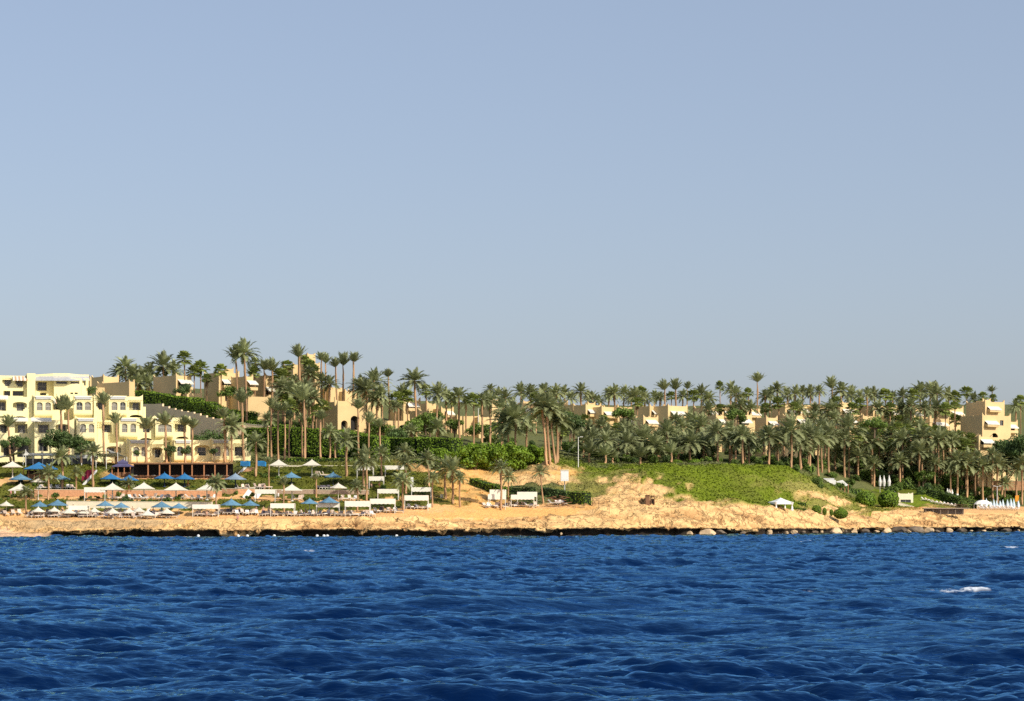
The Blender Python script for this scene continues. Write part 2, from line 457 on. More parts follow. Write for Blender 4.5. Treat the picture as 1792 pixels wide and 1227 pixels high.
cm2 = t.nodes.new("ShaderNodeMath"); cm2.operation = 'MULTIPLY'; L.new(cm.outputs[0], cm2.inputs[0]); cm2.inputs[1].default_value = 0.30
mx = t.nodes.new("ShaderNodeMix"); mx.data_type = 'RGBA'
L.new(cm2.outputs[0], mx.inputs['Factor']); L.new(vm.outputs[0], mx.inputs[6]); mx.inputs[7].default_value = (0.16, 0.085, 0.04, 1)
L.new(mx.outputs[2], b.inputs['Base Color'])
bp = t.nodes.new("ShaderNodeBump"); bp.inputs['Distance'].default_value = 0.5
ad = t.nodes.new("ShaderNodeMath"); ad.operation = 'MULTIPLY_ADD'
L.new(cm.outputs[0], ad.inputs[0]); ad.inputs[1].default_value = -0.5; L.new(n1.outputs['Fac'], ad.inputs[2])
L.new(ad.outputs[0], bp.inputs['Height']); L.new(bp.outputs[0], b.inputs['Normal'])
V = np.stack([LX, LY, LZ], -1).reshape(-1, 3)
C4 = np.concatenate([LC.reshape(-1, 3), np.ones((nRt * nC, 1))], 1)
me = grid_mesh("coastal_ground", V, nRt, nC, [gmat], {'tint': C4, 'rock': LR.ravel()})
ground = link("coastal_ground", me)
tag(ground, kind='structure')

# ground lookups -----------------------------------------------------
from mathutils.bvhtree import BVHTree
_fi = []
for r in range(6, nRt - 1):
    for c in range(0, nC - 1):
        a = r * nC + c
        _fi.append((a, a + 1, a + nC + 1, a + nC))
BVH = BVHTree.FromPolygons([Vector(v) for v in V.tolist()], _fi)
del _fi
def GZ(x, Y):
    h = BVH.ray_cast(Vector((x, Y, 500)), Vector((0, 0, -1)))
    return h[0].z if h[0] is not None else 0.0
def G(px, Y):
    x = px2x(px, Y)
    return Vector((x, Y, GZ(x, Y)))
def HIT(px, py):
    """where the ground stands under this spot of the shore"""
    d = Vector(((px - 896) / F, 1.0, (HZ - py) / F)).normalized()
    h = BVH.ray_cast(Vector((0, 0, CAMZ)) + d * 440, d)
    if h[0] is None: return G(px, 460)
    return h[0]

# ================================================================== sea
def wave_tile(Lm, N, seed, V_, wdir, lmin, lmax, spread=6):
    rs = np.random.RandomState(seed)
    k1 = np.fft.fftfreq(N, 1.0 / N) * 2 * np.pi / Lm
    kx, ky = np.meshgrid(k1, k1, indexing='xy')
    k = np.hypot(kx, ky); k[0, 0] = 1
    Lw = V_ * V_ / 9.81
    ph = np.exp(-1 / (k * Lw) ** 2) / k ** 4
    c = (kx * math.cos(wdir) + ky * math.sin(wdir)) / k
    ph *= np.abs(c) ** spread * np.where(c < 0, 0.12, 1) + 0.035
    ph[(2 * np.pi / k < lmin) | (2 * np.pi / k > lmax)] = 0
    ph[0, 0] = 0
    a = (rs.randn(N, N) + 1j * rs.randn(N, N)) * np.sqrt(ph)
    h = np.real(np.fft.ifft2(a)); s = h.std()
    dx = np.real(np.fft.ifft2(-1j * a * kx / k)); dy = np.real(np.fft.ifft2(-1j * a * ky / k))
    return h / s, dx / s, dy / s
def samp(T, Lm, x, y):
    N = T.shape[0]
    u = x / Lm * N; v = y / Lm * N
    xi = np.floor(u).astype(int); yi = np.floor(v).astype(int)
    fx = u - xi; fy = v - yi
    x0 = xi % N; x1 = (xi + 1) % N; y0 = yi % N; y1 = (yi + 1) % N
    return (T[y0, x0] * (1 - fx) + T[y0, x1] * fx) * (1 - fy) + (T[y1, x0] * (1 - fx) + T[y1, x1] * fx) * fy
ys = [16.0]
while ys[-1] < 700: ys.append(ys[-1] + max(0.10, 0.0026 * ys[-1]))
ys = np.array(ys)
cs = np.concatenate([np.linspace(-3200, -250, 180), np.linspace(-245, 2035, 1150), np.linspace(2045, 5000, 180)])
WY = np.repeat(ys[:, None], len(cs), 1)
WX = (cs[None, :] - 896) / F * WY
swell = wave_tile(211.0, 1024, 3, 4.9, R(-62), 2.0, 45, 9)
chop = wave_tile(61.0, 1024, 5, 2.3, R(-98), 0.3, 3.5, 5)
rip = wave_tile(17.0, 512, 9, 1.3, R(-80), 0.12, 1.4, 3)
far = np.clip(1.0 - (WY - 380) / 160.0, 0.35, 1.0)
shore = np.interp((WX / WY) * F + 896, stx, stY[:, 0])
calm = np.clip((shore - WY + 2) / 25.0, 0.2, 1.0)
gust = 0.5 + 1.1 * np.clip((fbm(WX / 11.0, WY / 17.0, 3) - 0.25) * 1.8, 0, 1)
aS, aC, aR = 0.165 * calm, (0.052 + 0.060 * np.clip((WY - 120) / 250, 0, 1)) * calm * gust, 0.013 * calm * gust
H = samp(swell[0], 211, WX, WY) * aS + samp(chop[0], 61, WX, WY) * aC + samp(rip[0], 17, WX, WY) * aR
DX = samp(swell[1], 211, WX, WY) * aS * 0.9 + samp(chop[1], 61, WX, WY) * aC * 0.9
DY = samp(swell[2], 211, WX, WY) * aS * 0.9 + samp(chop[2], 61, WX, WY) * aC * 0.9
foam = np.zeros_like(H)
def cap(px, py, wpx, dpx, s=1.0):
    """a breaking crest: lifts the water and carries foam"""
    Y0 = CAMZ * F / (py - HZ)
    x0 = px2x(px, Y0); wx = wpx / F * Y0 * 0.5
    dyy = dpx
    u = (WX - x0) / wx; v = (WY - Y0 - 0.25 * np.sin(u * 3)) / dyy
    g = np.exp(-np.abs(u) ** 6 * 1.0 - v ** 2)
    H[...] += g * 0.12 * s * (0.6 + 0.8 * fbm(WX * 1.7, WY * 1.3, 3))
    n = fbm(WX * 3.1, WY * 2.3, 4, True)
    foam[...] = np.maximum(foam, np.clip((g - 0.25) * 2.0, 0, 1) * np.clip((n - 0.42) * 5, 0, 1) * s)
cap(1642, 1039, 60, 0.7); cap(1706, 1040, 50, 0.7); cap(1674, 1041, 60, 0.3, 0.7); cap(1398, 1037, 66, 0.5, 0.6); cap(170, 1043, 26, 0.4, 0.5); cap(1770, 960, 40, 2.0, 0.6)
cap(540, 969, 20, 2.5, 0.5); cap(1410, 949, 34, 3.0, 0.6); pass
# crests that just spill, and wash along the rocks
crest = np.clip((H - 0.95) * 3.0, 0, 1) * np.clip((fbm(WX * 1.5, WY * 0.9, 3) - 0.55) * 6, 0, 1)
wash = np.clip(1 - np.abs(shore - WY + 0.3) / 2.5, 0, 1) * np.clip((fbm(WX / 2.0, WY / 6.0, 3) - 0.40) * 5, 0, 1)
foam = np.maximum(foam, wash * 0.9)
WV = np.stack([WX + DX, WY + DY, H], -1).reshape(-1, 3)
wm, t, b = newmat("sea_water")
L = t.links
b.inputs['Base Color'].default_value = (0.001, 0.017, 0.070, 1)
b.inputs['Roughness'].default_value = 0.12
b.inputs['IOR'].default_value = 1.333
b.inputs['Specular IOR Level'].default_value = 0.5
b.inputs['Specular Tint'].default_value = (0.30, 0.66, 1.0, 1)
tc = t.nodes.new("ShaderNodeTexCoord")
mp = t.nodes.new("ShaderNodeMapping"); mp.inputs['Scale'].default_value = (0.45, 1.1, 1)
L.new(tc.outputs['Object'], mp.inputs['Vector'])
n1 = t.nodes.new("ShaderNodeTexNoise"); n1.inputs['Scale'].default_value = 3.0; n1.inputs['Detail'].default_value = 3; n1.inputs['Roughness'].default_value = 0.6
L.new(mp.outputs[0], n1.inputs['Vector'])
bp = t.nodes.new("ShaderNodeBump"); bp.inputs['Distance'].default_value = 0.07; bp.inputs['Strength'].default_value = 0.8
L.new(n1.outputs['Fac'], bp.inputs['Height'])
wd = t.nodes.new("ShaderNodeBsdfDiffuse"); wd.inputs['Color'].default_value = (0.0002, 0.0070, 0.040, 1)     # light scattered back out of deep water
wg = t.nodes.new("ShaderNodeBsdfGlossy"); wg.inputs['Color'].default_value = (0.24, 0.57, 0.93, 1); wg.inputs['Roughness'].default_value = 0.05
wf = t.nodes.new("ShaderNodeFresnel"); wf.inputs['IOR'].default_value = 1.333
for q in (wd, wg, wf): L.new(bp.outputs[0], q.inputs['Normal'])
wx = t.nodes.new("ShaderNodeMixShader")
L.new(wf.outputs[0], wx.inputs[0]); L.new(wd.outputs[0], wx.inputs[1]); L.new(wg.outputs[0], wx.inputs[2])
fo = t.nodes.new("ShaderNodeBsdfDiffuse"); fo.inputs['Color'].default_value = (0.70, 0.74, 0.78, 1)
fa = t.nodes.new("ShaderNodeAttribute"); fa.attribute_name = 'foam'
ms = t.nodes.new("ShaderNodeMixShader")
L.new(fa.outputs['Fac'], ms.inputs[0]); L.new(wx.outputs[0], ms.inputs[1]); L.new(fo.outputs[0], ms.inputs[2])
L.new(ms.outputs[0], t.nodes["Material Output"].inputs['Surface'])
me = grid_mesh("sea", WV, len(ys), len(cs), [wm], {'foam': foam.ravel()})
sea = link("sea", me)
tag(sea, kind='structure')
# ================================================================== plants
M_frond = mat("palm_frond", (0.29, 0.315, 0.140), rough=0.6, spec=0.3, noise=0.35, scale=0.8, rnd=0.22, trans=0.18)
M_fan = mat("fan_palm_leaf", (0.23, 0.275, 0.060), rough=0.55, spec=0.3, noise=0.35, scale=0.8, rnd=0.2, trans=0.2)
M_dead = mat("dry_palm_skirt", (0.23, 0.155, 0.075), rough=0.95, noise=0.3, scale=2)
M_trunk = mat("palm_trunk_bark", (0.44, 0.26, 0.135), rough=0.95, noise=0.45, scale=2.2, bump=0.06, rnd=0.15, bscale=6)
M_leaf = mat("dark_tree_leaf", (0.085, 0.135, 0.035), rough=0.6, spec=0.3, noise=0.4, scale=0.5, rnd=0.15, trans=0.15)
M_hedge = mat("clipped_hedge_leaf", (0.15, 0.24, 0.014), rough=0.6, spec=0.35, noise=0.4, scale=0.5, trans=0.12)
M_hedgein = mat("hedge_dark_core", (0.012, 0.022, 0.006), rough=1.0, noise=0.3, scale=1)  # near-black solid core filling the foliage behind the leaf quads
M_bark = mat("brown_bark", (0.16, 0.11, 0.07), rough=0.95, noise=0.3, scale=3)
WIND = Vector((-0.55, -0.10, 0.0))        # breeze from the right leans the fronds

def frond(mb, r, az, el, ln, leaflet, droop, n=10):
    d = Vector((math.cos(az) * math.cos(el), math.sin(az) * math.cos(el), math.sin(el)))
    p = Vector((0, 0, 0)) + Vector((d.x, d.y, 0)) * 0.15
    pts = [p.copy()]
    for k in range(n):
        t = (k + 1) / n
        d = (d + Vector((0, 0, -droop * (0.25 + t * t))) / n * 2.4 + WIND * (0.55 * t / n * (1.3 if el > 0 else .5))).normalized()
        p = p + d * (ln / n)
        pts.append(p.copy())
    for k in range(n):
        a, b_ = pts[k], pts[k + 1]
        dd = (b_ - a).normalized()
        side = dd.cross(Vector((0, 0, 1)))
        if side.length < 0.1: side = Vector((1, 0, 0))
        side.normalize()
        up = side.cross(dd)
        mb.add([a - side * 0.025, a + side * 0.025, b_ + side * 0.02, b_ - side * 0.02], [(0, 1, 2, 3)])
        t = (k + 0.5) / n
        if t < 0.12: continue
        ll = leaflet * (math.sin(math.pi * min(1, 0.25 + t * 0.78)) ** 0.6) * r.uniform(0.85, 1.15)
        for s_ in (-1, 1):
            for j in (0.0, 0.5):
                o_ = a.lerp(b_, j + r.uniform(0, .2))
                tip = o_ + side * (s_ * ll * 0.78) + dd * (ll * 0.62) + up * (ll * r.uniform(0.05, 0.4)) + Vector((0, 0, -0.05 * ll))
                wv = dd * 0.085
                mb.add([o_ - wv, o_ + wv, tip + wv * 0.5, tip - wv * 0.5], [(0, 1, 2, 3)])

def date_crown(seed, nf=52, ln=2.9, young=False):
    r = random.Random(seed); mb = MB()
    for i in range(nf):
        t = i / nf
        el = R(82 - 112 * t ** 0.85 + r.uniform(-8, 8)) if not young else R(85 - 75 * t + r.uniform(-8, 8))
        az = i * 2.39996 + r.uniform(-.25, .25)
        frond(mb, r, az, el, ln * r.uniform(0.82, 1.1) * (0.85 + 0.25 * t), 0.55, r.uniform(0.42, 0.75) * (0.7 if young else 1))
    return mb.mesh("date_crown", [M_frond])

def v_crown(seed, nf=24, ln=2.9):
    """tied or pruned crown: only steep upper fronds, a shuttlecock blown to one side"""
    r = random.Random(seed); mb = MB()
    for i in range(nf):
        t = i / nf
        frond(mb, r, i * 2.39996, R(84 - 50 * t + r.uniform(-6, 6)), ln * r.uniform(0.85, 1.1), 0.55, r.uniform(0.22, 0.45))
    return mb.mesh("pruned_crown", [M_frond])

def fan_crown(seed, nf=32, rad=0.9):
    r = random.Random(seed); mb = MB()
    for i in range(nf):
        t = i / nf
        el = R(80 - 115 * t + r.uniform(-8, 8)); az = i * 2.39996
        d = Vector((math.cos(az) * math.cos(el), math.sin(az) * math.cos(el), math.sin(el)))
        st = d * r.uniform(0.75, 1.15)
        st += WIND * 0.18
        mb.path([(0, 0, 0), st], [0.03, 0.02], n=3)
        side = d.cross(Vector((0, 0, 1))).normalized() if abs(d.z) < 0.98 else Vector((1, 0, 0))
        up = side.cross(d)
        nb = 11
        for k in range(nb):
            a = R(-100 + 200 * k / (nb - 1))
            dr = d * math.cos(a) + side * math.sin(a)
            L_ = rad * (0.75 + 0.25 * math.cos(a)) * r.uniform(.9, 1.1)
            tip = st + dr * L_ + Vector((0, 0, -0.25 * L_)) + up * 0.12 * abs(math.sin(a))
            wv = (side * math.cos(a) - d * math.sin(a)) * 0.13
            md = st + dr * L_ * 0.55 + up * 0.05
            mb.add([st, md + wv, tip, md - wv], [(0, 1, 2, 3)])
    return mb.mesh("fan_crown", [M_fan])

def skirt_mesh(seed):
    r = random.Random(seed); mb = MB()
    for i in range(90):
        a = r.uniform(0, 6.28); z0 = r.uniform(-1.5, 0.1); L_ = r.uniform(.5, 1.0)
        c = Vector((math.cos(a) * .16, math.sin(a) * .16, z0))
        t_ = Vector((math.cos(a) * r.uniform(.35, .6), math.sin(a) * r.uniform(.35, .6), z0 - L_))
        s_ = Vector((-math.sin(a), math.cos(a), 0)) * .12
        mb.add([c - s_, c + s_, t_ + s_ * .6, t_ - s_ * .6], [(0, 1, 2, 3)])
    return mb.mesh("dead_skirt", [M_dead])

def trunk_mesh(seed, fat=1.0):
    """unit height, scaled per tree"""
    r = random.Random(seed); mb = MB()
    pts = []; rad = []
    bx, by = r.uniform(-.25, .25), r.uniform(-.2, .2)
    n = 14
    for k in range(n + 1):
        t = k / n
        pts.append((bx * math.sin(t * math.pi) , by * math.sin(t * math.pi), t - 0.04))
        rr = (0.30 - 0.09 * t + (0.10 if k == 0 else 0) + (0.05 if k % 2 else 0) * (1 if k > 9 else .5)) * fat
        if k >= n - 1: rr += 0.07
        rad.append(rr)
    mb.path(pts, rad, n=8)
    return mb.mesh("palm_trunk", [M_trunk], smooth=True)

DATE = [date_crown(i, nf=33 + 3 * (i % 4)) for i in range(8)]
YOUNG = [date_crown(20 + i, nf=26, ln=2.7, young=True) for i in range(2)]
VEE = [v_crown(40 + i) for i in range(4)]
FAN = [fan_crown(60 + i) for i in range(4)]
SKIRT = [skirt_mesh(80), skirt_mesh(81)]
TRK = [trunk_mesh(i) for i in range(5)]
TRF = [trunk_mesh(9, 0.72), trunk_mesh(10, 0.72)]
PALMS = []
def palm(px, pyc, base=None, Y=None, w=36, kind='d', pxb=None, name=None, skirt=None):
    """px,pyc: heart of the crown in the photo; base: photo row of the foot, or Y the distance"""
    pb = px if pxb is None else pxb
    if Y is None:
        g = HIT(pb, base); Y = g.y
    else:
        g = G(pb, Y)
    cx, cz = px2x(px, Y), py2z(pyc, Y)
    h = max(1.0, cz - g.z)
    size = (w / F * Y) / 4.7 * 1.36
    nm = name or ('fan_palm' if kind == 'f' else 'date_palm')
    e = empty(nm, (g.x, g.y, g.z))
    k = len(PALMS)
    tm = TRF[k % 2] if kind == 'f' else TRK[k % 5]
    tr = link('trunk', tm, e)
    lean = math.atan2(cx - g.x, h)
    sc_ = min(1.0, max(0.6, size * .72))
    tr.scale = (sc_, sc_, math.hypot(h, cx - g.x))
    tr.rotation_euler = (0, lean, 0)
    cm = {'d': DATE, 'y': YOUNG, 'v': VEE, 'f': FAN}[kind]
    cr = link('crown', cm[k % len(cm)], e, (cx - g.x, 0, h), 0)
    s2 = size * (1.25 if kind == 'f' else 1.0)
    cr.scale = (s2 * (1 if k % 3 else -1) if kind in 'f' else s2, s2, s2)
    s2 *= rng.uniform(.88, 1.14); cr.scale = (s2, s2, s2 * rng.uniform(.85, 1.1))
    cr.rotation_euler = (rng.uniform(-.15, .15), rng.uniform(-.18, .12), rng.uniform(-0.8, 0.8))
    if kind == 'f' and (skirt is None or skirt) and rng.random() < 0.6:
        link('dead_frond_skirt', SKIRT[k % 2], e, (cx - g.x, 0, h), 0, (1, 1, 1))
    PALMS.append((e, px, pyc, Y, kind, h))
    e['_p'] = 1
    return e

def leaf_cloud(mb, pts_normals, r, size, mi=0, flat=0.5):
    for p, n in pts_normals:
        n = (Vector(n) + Vector((r.uniform(-1, 1), r.uniform(-1, 1), r.uniform(-1, 1))) * flat).normalized()
        u = n.orthogonal().normalized(); v = n.cross(u)
        a = r.uniform(0, 6.28)
        u, v = u * math.cos(a) + v * math.sin(a), v * math.cos(a) - u * math.sin(a)
        s_ = size * r.uniform(0.6, 1.4)
        mb.add([p - u * s_, p + v * s_ * .6, p + u * s_, p - v * s_ * .6], [(0, 1, 2, 3)], mi)

def bush_mesh(seed, leafmat, n=900, size=0.16, lumps=7, flat=0.9):
    """unit radius irregular leafy mass resting on z=0"""
    r = random.Random(seed); mb = MB()
    cs_ = [(Vector((r.uniform(-.55, .55), r.uniform(-.5, .5), r.uniform(.25, .75))), r.uniform(.3, .5)) for _ in range(lumps)]
    for c, q in cs_:
        bm = bmesh.new(); bmesh.ops.create_icosphere(bm, subdivisions=1, radius=q * 0.72)
        vs = [v.co + c for v in bm.verts]; fs = [[v.index for v in f.verts] for f in bm.faces]
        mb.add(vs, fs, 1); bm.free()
    pn = []
    for i in range(n):
        c, q = cs_[i % lumps]
        d = Vector((r.gauss(0, 1), r.gauss(0, 1), r.gauss(0, 1))).normalized()
        p = c + d * q * r.uniform(.78, 1.12)
        if p.z < 0: p.z = r.uniform(0, .15)
        pn.append((p, d))
    leaf_cloud(mb, pn, r, size * 0.55, 0, flat)
    return mb.mesh("foliage", [leafmat, M_hedgein])

M_bushg = mat("garden_bush_leaf", (0.13, 0.20, 0.03), rough=0.6, spec=0.35, noise=0.4, scale=1.0, rnd=0.3, trans=0.15)
BUSH = [bush_mesh(i, M_bushg) for i in range(4)]
DBUSH = [bush_mesh(30 + i, M_leaf, n=1300, size=0.13) for i in range(3)]
BALL = []
for i in range(2):
    r = random.Random(i); mb = MB()
    bm = bmesh.new(); bmesh.ops.create_icosphere(bm, subdivisions=2, radius=0.9)
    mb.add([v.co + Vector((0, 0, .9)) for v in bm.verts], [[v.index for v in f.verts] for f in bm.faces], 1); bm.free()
    pn = []
    for k in range(1500):
        d = Vector((r.gauss(0, 1), r.gauss(0, 1), r.gauss(0, 1))).normalized()
        pn.append((d * 0.97 * r.uniform(.95, 1.04) + Vector((0, 0, .95)), d))
    leaf_cloud(mb, pn, r, 0.085, 0, 0.7)
    BALL.append(mb.mesh("clipped_ball", [M_hedge, M_hedgein]))

def hedge(name, path, h, wd, leafmat, label, cat, group=None, dens=17, size=0.22, parent_h=None, round_=0.25, base_drop=0.4):
    """leafy clipped wall following ground points; path = [(x,Y,z)], h may be a list of heights"""
    r = random.Random(int(abs(path[0][0] * 7) + 3)); mb = MB()
    hs_ = h if isinstance(h, (list, tuple)) else [h] * len(path)
    o = Vector(path[0]); pts = [Vector(p) - o for p in path]
    pn = []
    for k in range(len(pts) - 1):
        a, b_ = pts[k], pts[k + 1]; ha, hb = hs_[k], hs_[k + 1]
        d = Vector((b_.x - a.x, b_.y - a.y, 0)); L_ = d.length; d.normalize()
        n_ = Vector((d.y, -d.x, 0))
        w2 = wd / 2
        i_ = 0.16
        vs = []
        for (c, hh, s_) in ((a, ha, i_ if k == 0 else 0), (b_, hb, -i_ if k == len(pts) - 2 else 0)):
            q = c + d * s_
            vs += [q + n_ * (w2 - i_) - Vector((0, 0, base_drop)), q - n_ * (w2 - i_) - Vector((0, 0, base_drop)), q - n_ * (w2 - i_ - round_) + Vector((0, 0, hh - i_)), q + n_ * (w2 - i_ - round_) + Vector((0, 0, hh - i_))]
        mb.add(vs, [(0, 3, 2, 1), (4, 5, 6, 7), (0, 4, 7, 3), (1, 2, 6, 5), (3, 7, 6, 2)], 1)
        N = int(dens * L_ * (max(ha, hb) + wd) )
        for _ in range(N):
            t_ = r.random(); c = a.lerp(b_, t_); hh = ha + (hb - ha) * t_
            f_ = r.random() * (hh * 1.6 + wd)
            lump = 0.22 * (math.sin((c.x + o.x) * 1.3 + k) + math.sin((c.x + o.x) * .53 + 2 + c.y))
            if f_ < hh:       # front
                z_ = f_; rr = max(0, (z_ - (hh - round_ * 2)) / (round_ * 2)) * round_
                p = c + n_ * (w2 - rr + lump * .5 + r.uniform(-.12, .06)) + Vector((0, 0, z_ - .1)); nn = n_
            elif f_ < hh + wd:
                y_ = (f_ - hh) - w2
                p = c + n_ * y_ + Vector((0, 0, hh + lump * .6 + r.uniform(-.15, .05))); nn = Vector((0, 0, 1))
            else:
                z_ = (f_ - hh - wd) / .6
                p = c - n_ * w2 + Vector((0, 0, min(z_, hh))); nn = -n_
            pn.append((p, nn))
        for (c, s_, do, hh) in ((a, -1, k == 0, ha), (b_, 1, k == len(pts) - 2, hb)):
            if do:
                for _ in range(int(dens * hh * wd * .6)):
                    pn.append((c + d * (s_ * .02) + n_ * r.uniform(-w2, w2) + Vector((0, 0, r.uniform(0, hh))), d * s_))
    leaf_cloud(mb, pn, r, size * .72, 0, 0.8)
    ob = mb.build(name, [leafmat, M_hedgein], None, o)
    tag(ob, label, cat, group)
    return ob

def round_tree(name, loc, h, crown_w, crown_h, label, cat, leafmat, seed=1, group=None, lumps=13, n=2600, size=0.26, trunk_r=0.22, lobe=0.5):
    r = random.Random(seed); e = empty(name, loc)
    tag(e, label, cat, group)
    mb = MB(); top = h - crown_h * 0.5
    mb.path([(0, 0, -.3), (r.uniform(-.2, .2), 0, h * .3), (r.uniform(-.3, .3), 0, top)], [trunk_r * 1.4, trunk_r, trunk_r * .6])
    cs_ = []
    for k in range(lumps):
        a = r.uniform(0, 6.28); q = r.uniform(0.1, 1) ** .6
        c = Vector((math.cos(a) * crown_w * .5 * q * .75, math.sin(a) * crown_w * .5 * q * .6, h - crown_h * .5 + r.uniform(-.33, .33) * crown_h * (1.1 - q * .5)))
        cs_.append((c, r.uniform(.28, .5) * lobe * min(crown_w, crown_h * 1.6)))
        mb.path([(0, 0, h * .3 + .2), (c.x * .5, c.y * .5, (h * .35 + c.z) / 2), c], [trunk_r * .6, trunk_r * .4, .04], n=5)
    mb.build('trunk', [M_bark], e)
    mb = MB(); pn = []
    for k in range(n):
        c, q = cs_[k % lumps]
        d = Vector((r.gauss(0, 1), r.gauss(0, 1), r.gauss(0, 1))).normalized()
        p = c + Vector((d.x, d.y, d.z * .75)) * q * (r.random() ** .35) * 1.1
        pn.append((p, d))
    leaf_cloud(mb, pn, r, size, 0, 1.0)
    mb.build('crown', [leafmat], e)
    return e
# ================================================================== buildings
M_yel = mat("hotel_yellow_render", (0.88, 0.78, 0.43), rough=0.9, spec=0.15, noise=0.06, scale=0.25)
M_tan = mat("villa_sand_render", (0.72, 0.52, 0.26), rough=0.92, spec=0.12, noise=0.08, scale=0.25, rnd=0.06)
M_white = mat("white_paint", (0.80, 0.79, 0.74), rough=0.7, noise=0.04, scale=1)
M_grey = mat("grey_shutter_box", (0.50, 0.50, 0.48), rough=0.6, noise=0.05, scale=2)
M_cream = mat("cream_stone", (0.74, 0.66, 0.48), rough=0.9, noise=0.08, scale=1)
M_glass, t, b = newmat("window_glass")
b.inputs['Base Color'].default_value = (0.035, 0.04, 0.045, 1); b.inputs['Roughness'].default_value = 0.12; b.inputs['Specular IOR Level'].default_value = 0.6
M_curt = mat("pale_curtain", (0.27, 0.25, 0.20), rough=0.9, noise=0.25, scale=3)
M_room = mat("shaded_room_wall", (0.52, 0.42, 0.24), rough=0.95, noise=0.1, scale=1)
M_brown = mat("brown_timber", (0.22, 0.115, 0.06), rough=0.8, noise=0.25, scale=3)
M_dark = mat("dark_opening", (0.03, 0.025, 0.022), rough=0.9, noise=0.2, scale=1)  # near-black, puts the shade inside arches and open huts into the colour
M_frame = mat("window_frame_paint", (0.55, 0.52, 0.46), rough=0.6, noise=0.05, scale=2)
M_awn = mat("cream_awning_cloth", (0.86, 0.80, 0.66), rough=0.85, noise=0.05, scale=1, trans=0.15)
M_taupe = mat("grey_plaster_wall", (0.84, 0.64, 0.40), rough=0.95, noise=0.10, scale=0.6)
M_roof = mat("grey_roof_tiles", (0.42, 0.42, 0.42), rough=0.85, noise=0.15, scale=2)
M_awn2 = mat("tan_awning_stripe", (0.52, 0.34, 0.20), rough=0.85, noise=0.05, scale=1)

def arch(x0, x1, z0, z1, rise=None, n=8):
    """opening outline, CCW seen from the front"""
    w_ = (x1 - x0) / 2; cx = (x0 + x1) / 2
    rise = w_ * 0.55 if rise is None else rise
    if rise <= 0: return [(x0, z0), (x1, z0), (x1, z1), (x0, z1)]
    pts = [(x0, z0), (x1, z0)]
    for k in range(n + 1):
        a = math.pi * k / n
        pts.append((cx + w_ * math.cos(a), z1 - rise + rise * math.sin(a)))
    return pts

def stepped(x0, x1, z0, z1, rise, st=0.28):
    """arched opening whose sill steps down towards the middle, as the hotel balconies have"""
    w_ = x1 - x0; h_ = z1 - z0
    s1, s2 = w_ * 0.13, w_ * 0.25
    pts = [(x0 + s2, z0), (x1 - s2, z0), (x1 - s2, z0 + h_ * .2), (x1 - s1, z0 + h_ * .2), (x1 - s1, z0 + h_ * .38), (x1, z0 + h_ * .38)]
    cx = (x0 + x1) / 2
    for k in range(9):
        a = math.pi * k / 8
        pts.append((cx + w_ / 2 * math.cos(a), z1 - rise + rise * math.sin(a)))
    pts += [(x0, z0 + h_ * .38), (x0 + s1, z0 + h_ * .38), (x0 + s1, z0 + h_ * .2), (x0 + s2, z0 + h_ * .2)]
    return pts

def horned(x0, x1, z0, z1, horn=0.9, wd=1.1):
    """wall outline with the horned corners of the parapet"""
    wd = min(wd, (x1 - x0) * .3)
    top = []
    for k in range(6):
        t_ = k / 5
        top.append((x1 - wd * t_, z1 + horn * (1 - t_) ** 2.2 * (1 if k else 1)))
    top2 = [(x0 + (x1 - p[0]), p[1]) for p in top][::-1]
    return [(x0, z0), (x1, z0)] + top + top2

def window(parent, x0, x1, z0, z1, yv, rise=None, kind='g', fr=0.06, rail=False):
    """frame and pane set back in an opening (local coordinates, front is -y)"""
    o = arch(x0 - 0.02, x1 + 0.02, z0 - 0.02, z1 + 0.02, rise)
    i_ = arch(x0 + fr, x1 - fr, z0 + fr, z1 - fr, (None if rise is None else max(rise - fr, 0)))
    mb = MB(); mb.prism(o, yv, yv + 0.06, 0, [i_])
    cx = (x0 + x1) / 2
    mb.box(cx - fr / 2, cx + fr / 2, yv + .005, yv + .055, z0, z1 - 0.02)
    if rail:
        mb.box(x0, x1, yv - .10, yv - .06, z0 + .95, z0 + 1.03)
        for k in range(7):
            xx = x0 + (x1 - x0) * (k + .5) / 7
            mb.box(xx - .02, xx + .02, yv - .10, yv - .06, z0, z0 + .95)
    wn_ = mb.build('window', [M_frame], parent)
    pm = MB(); pm.prism(o, yv + 0.065, yv + 0.09)
    pm.build('pane', [M_glass if kind == 'g' else M_curt], wn_)
    return wn_

def awning(parent, x0, x1, z1, z0, y_wall, out, striped=False, name='awning'):
    mb = MB(); n = max(4, int((x1 - x0) / 0.45))
    for k in range(n):
        a = x0 + (x1 - x0) * k / n; b_ = x0 + (x1 - x0) * (k + 1) / n
        mi = 1 if (striped and k % 2) else 0
        vs = [(a, y_wall, z1), (b_, y_wall, z1), (b_, y_wall - out, z0), (a, y_wall - out, z0),
              (a, y_wall, z1 - .05), (b_, y_wall, z1 - .05), (b_, y_wall - out, z0 - .05), (a, y_wall - out, z0 - .05)]
        mb.add(vs, [(0, 3, 2, 1), (4, 5, 6, 7), (3, 7, 6, 2), (0, 1, 5, 4)] + ([(0, 4, 7, 3)] if k == 0 else []) + ([(1, 2, 6, 5)] if k == n - 1 else []), mi)
        m_ = (a + b_) / 2
        mb.add([(a, y_wall - out - .01, z0), (b_, y_wall - out - .01, z0), (b_, y_wall - out - .01, z0 - .2), (m_, y_wall - out - .01, z0 - .32), (a, y_wall - out - .01, z0 - .2)], [(0, 4, 3, 2, 1)], mi)
    return mb.build(name, [M_awn, M_awn2], parent)

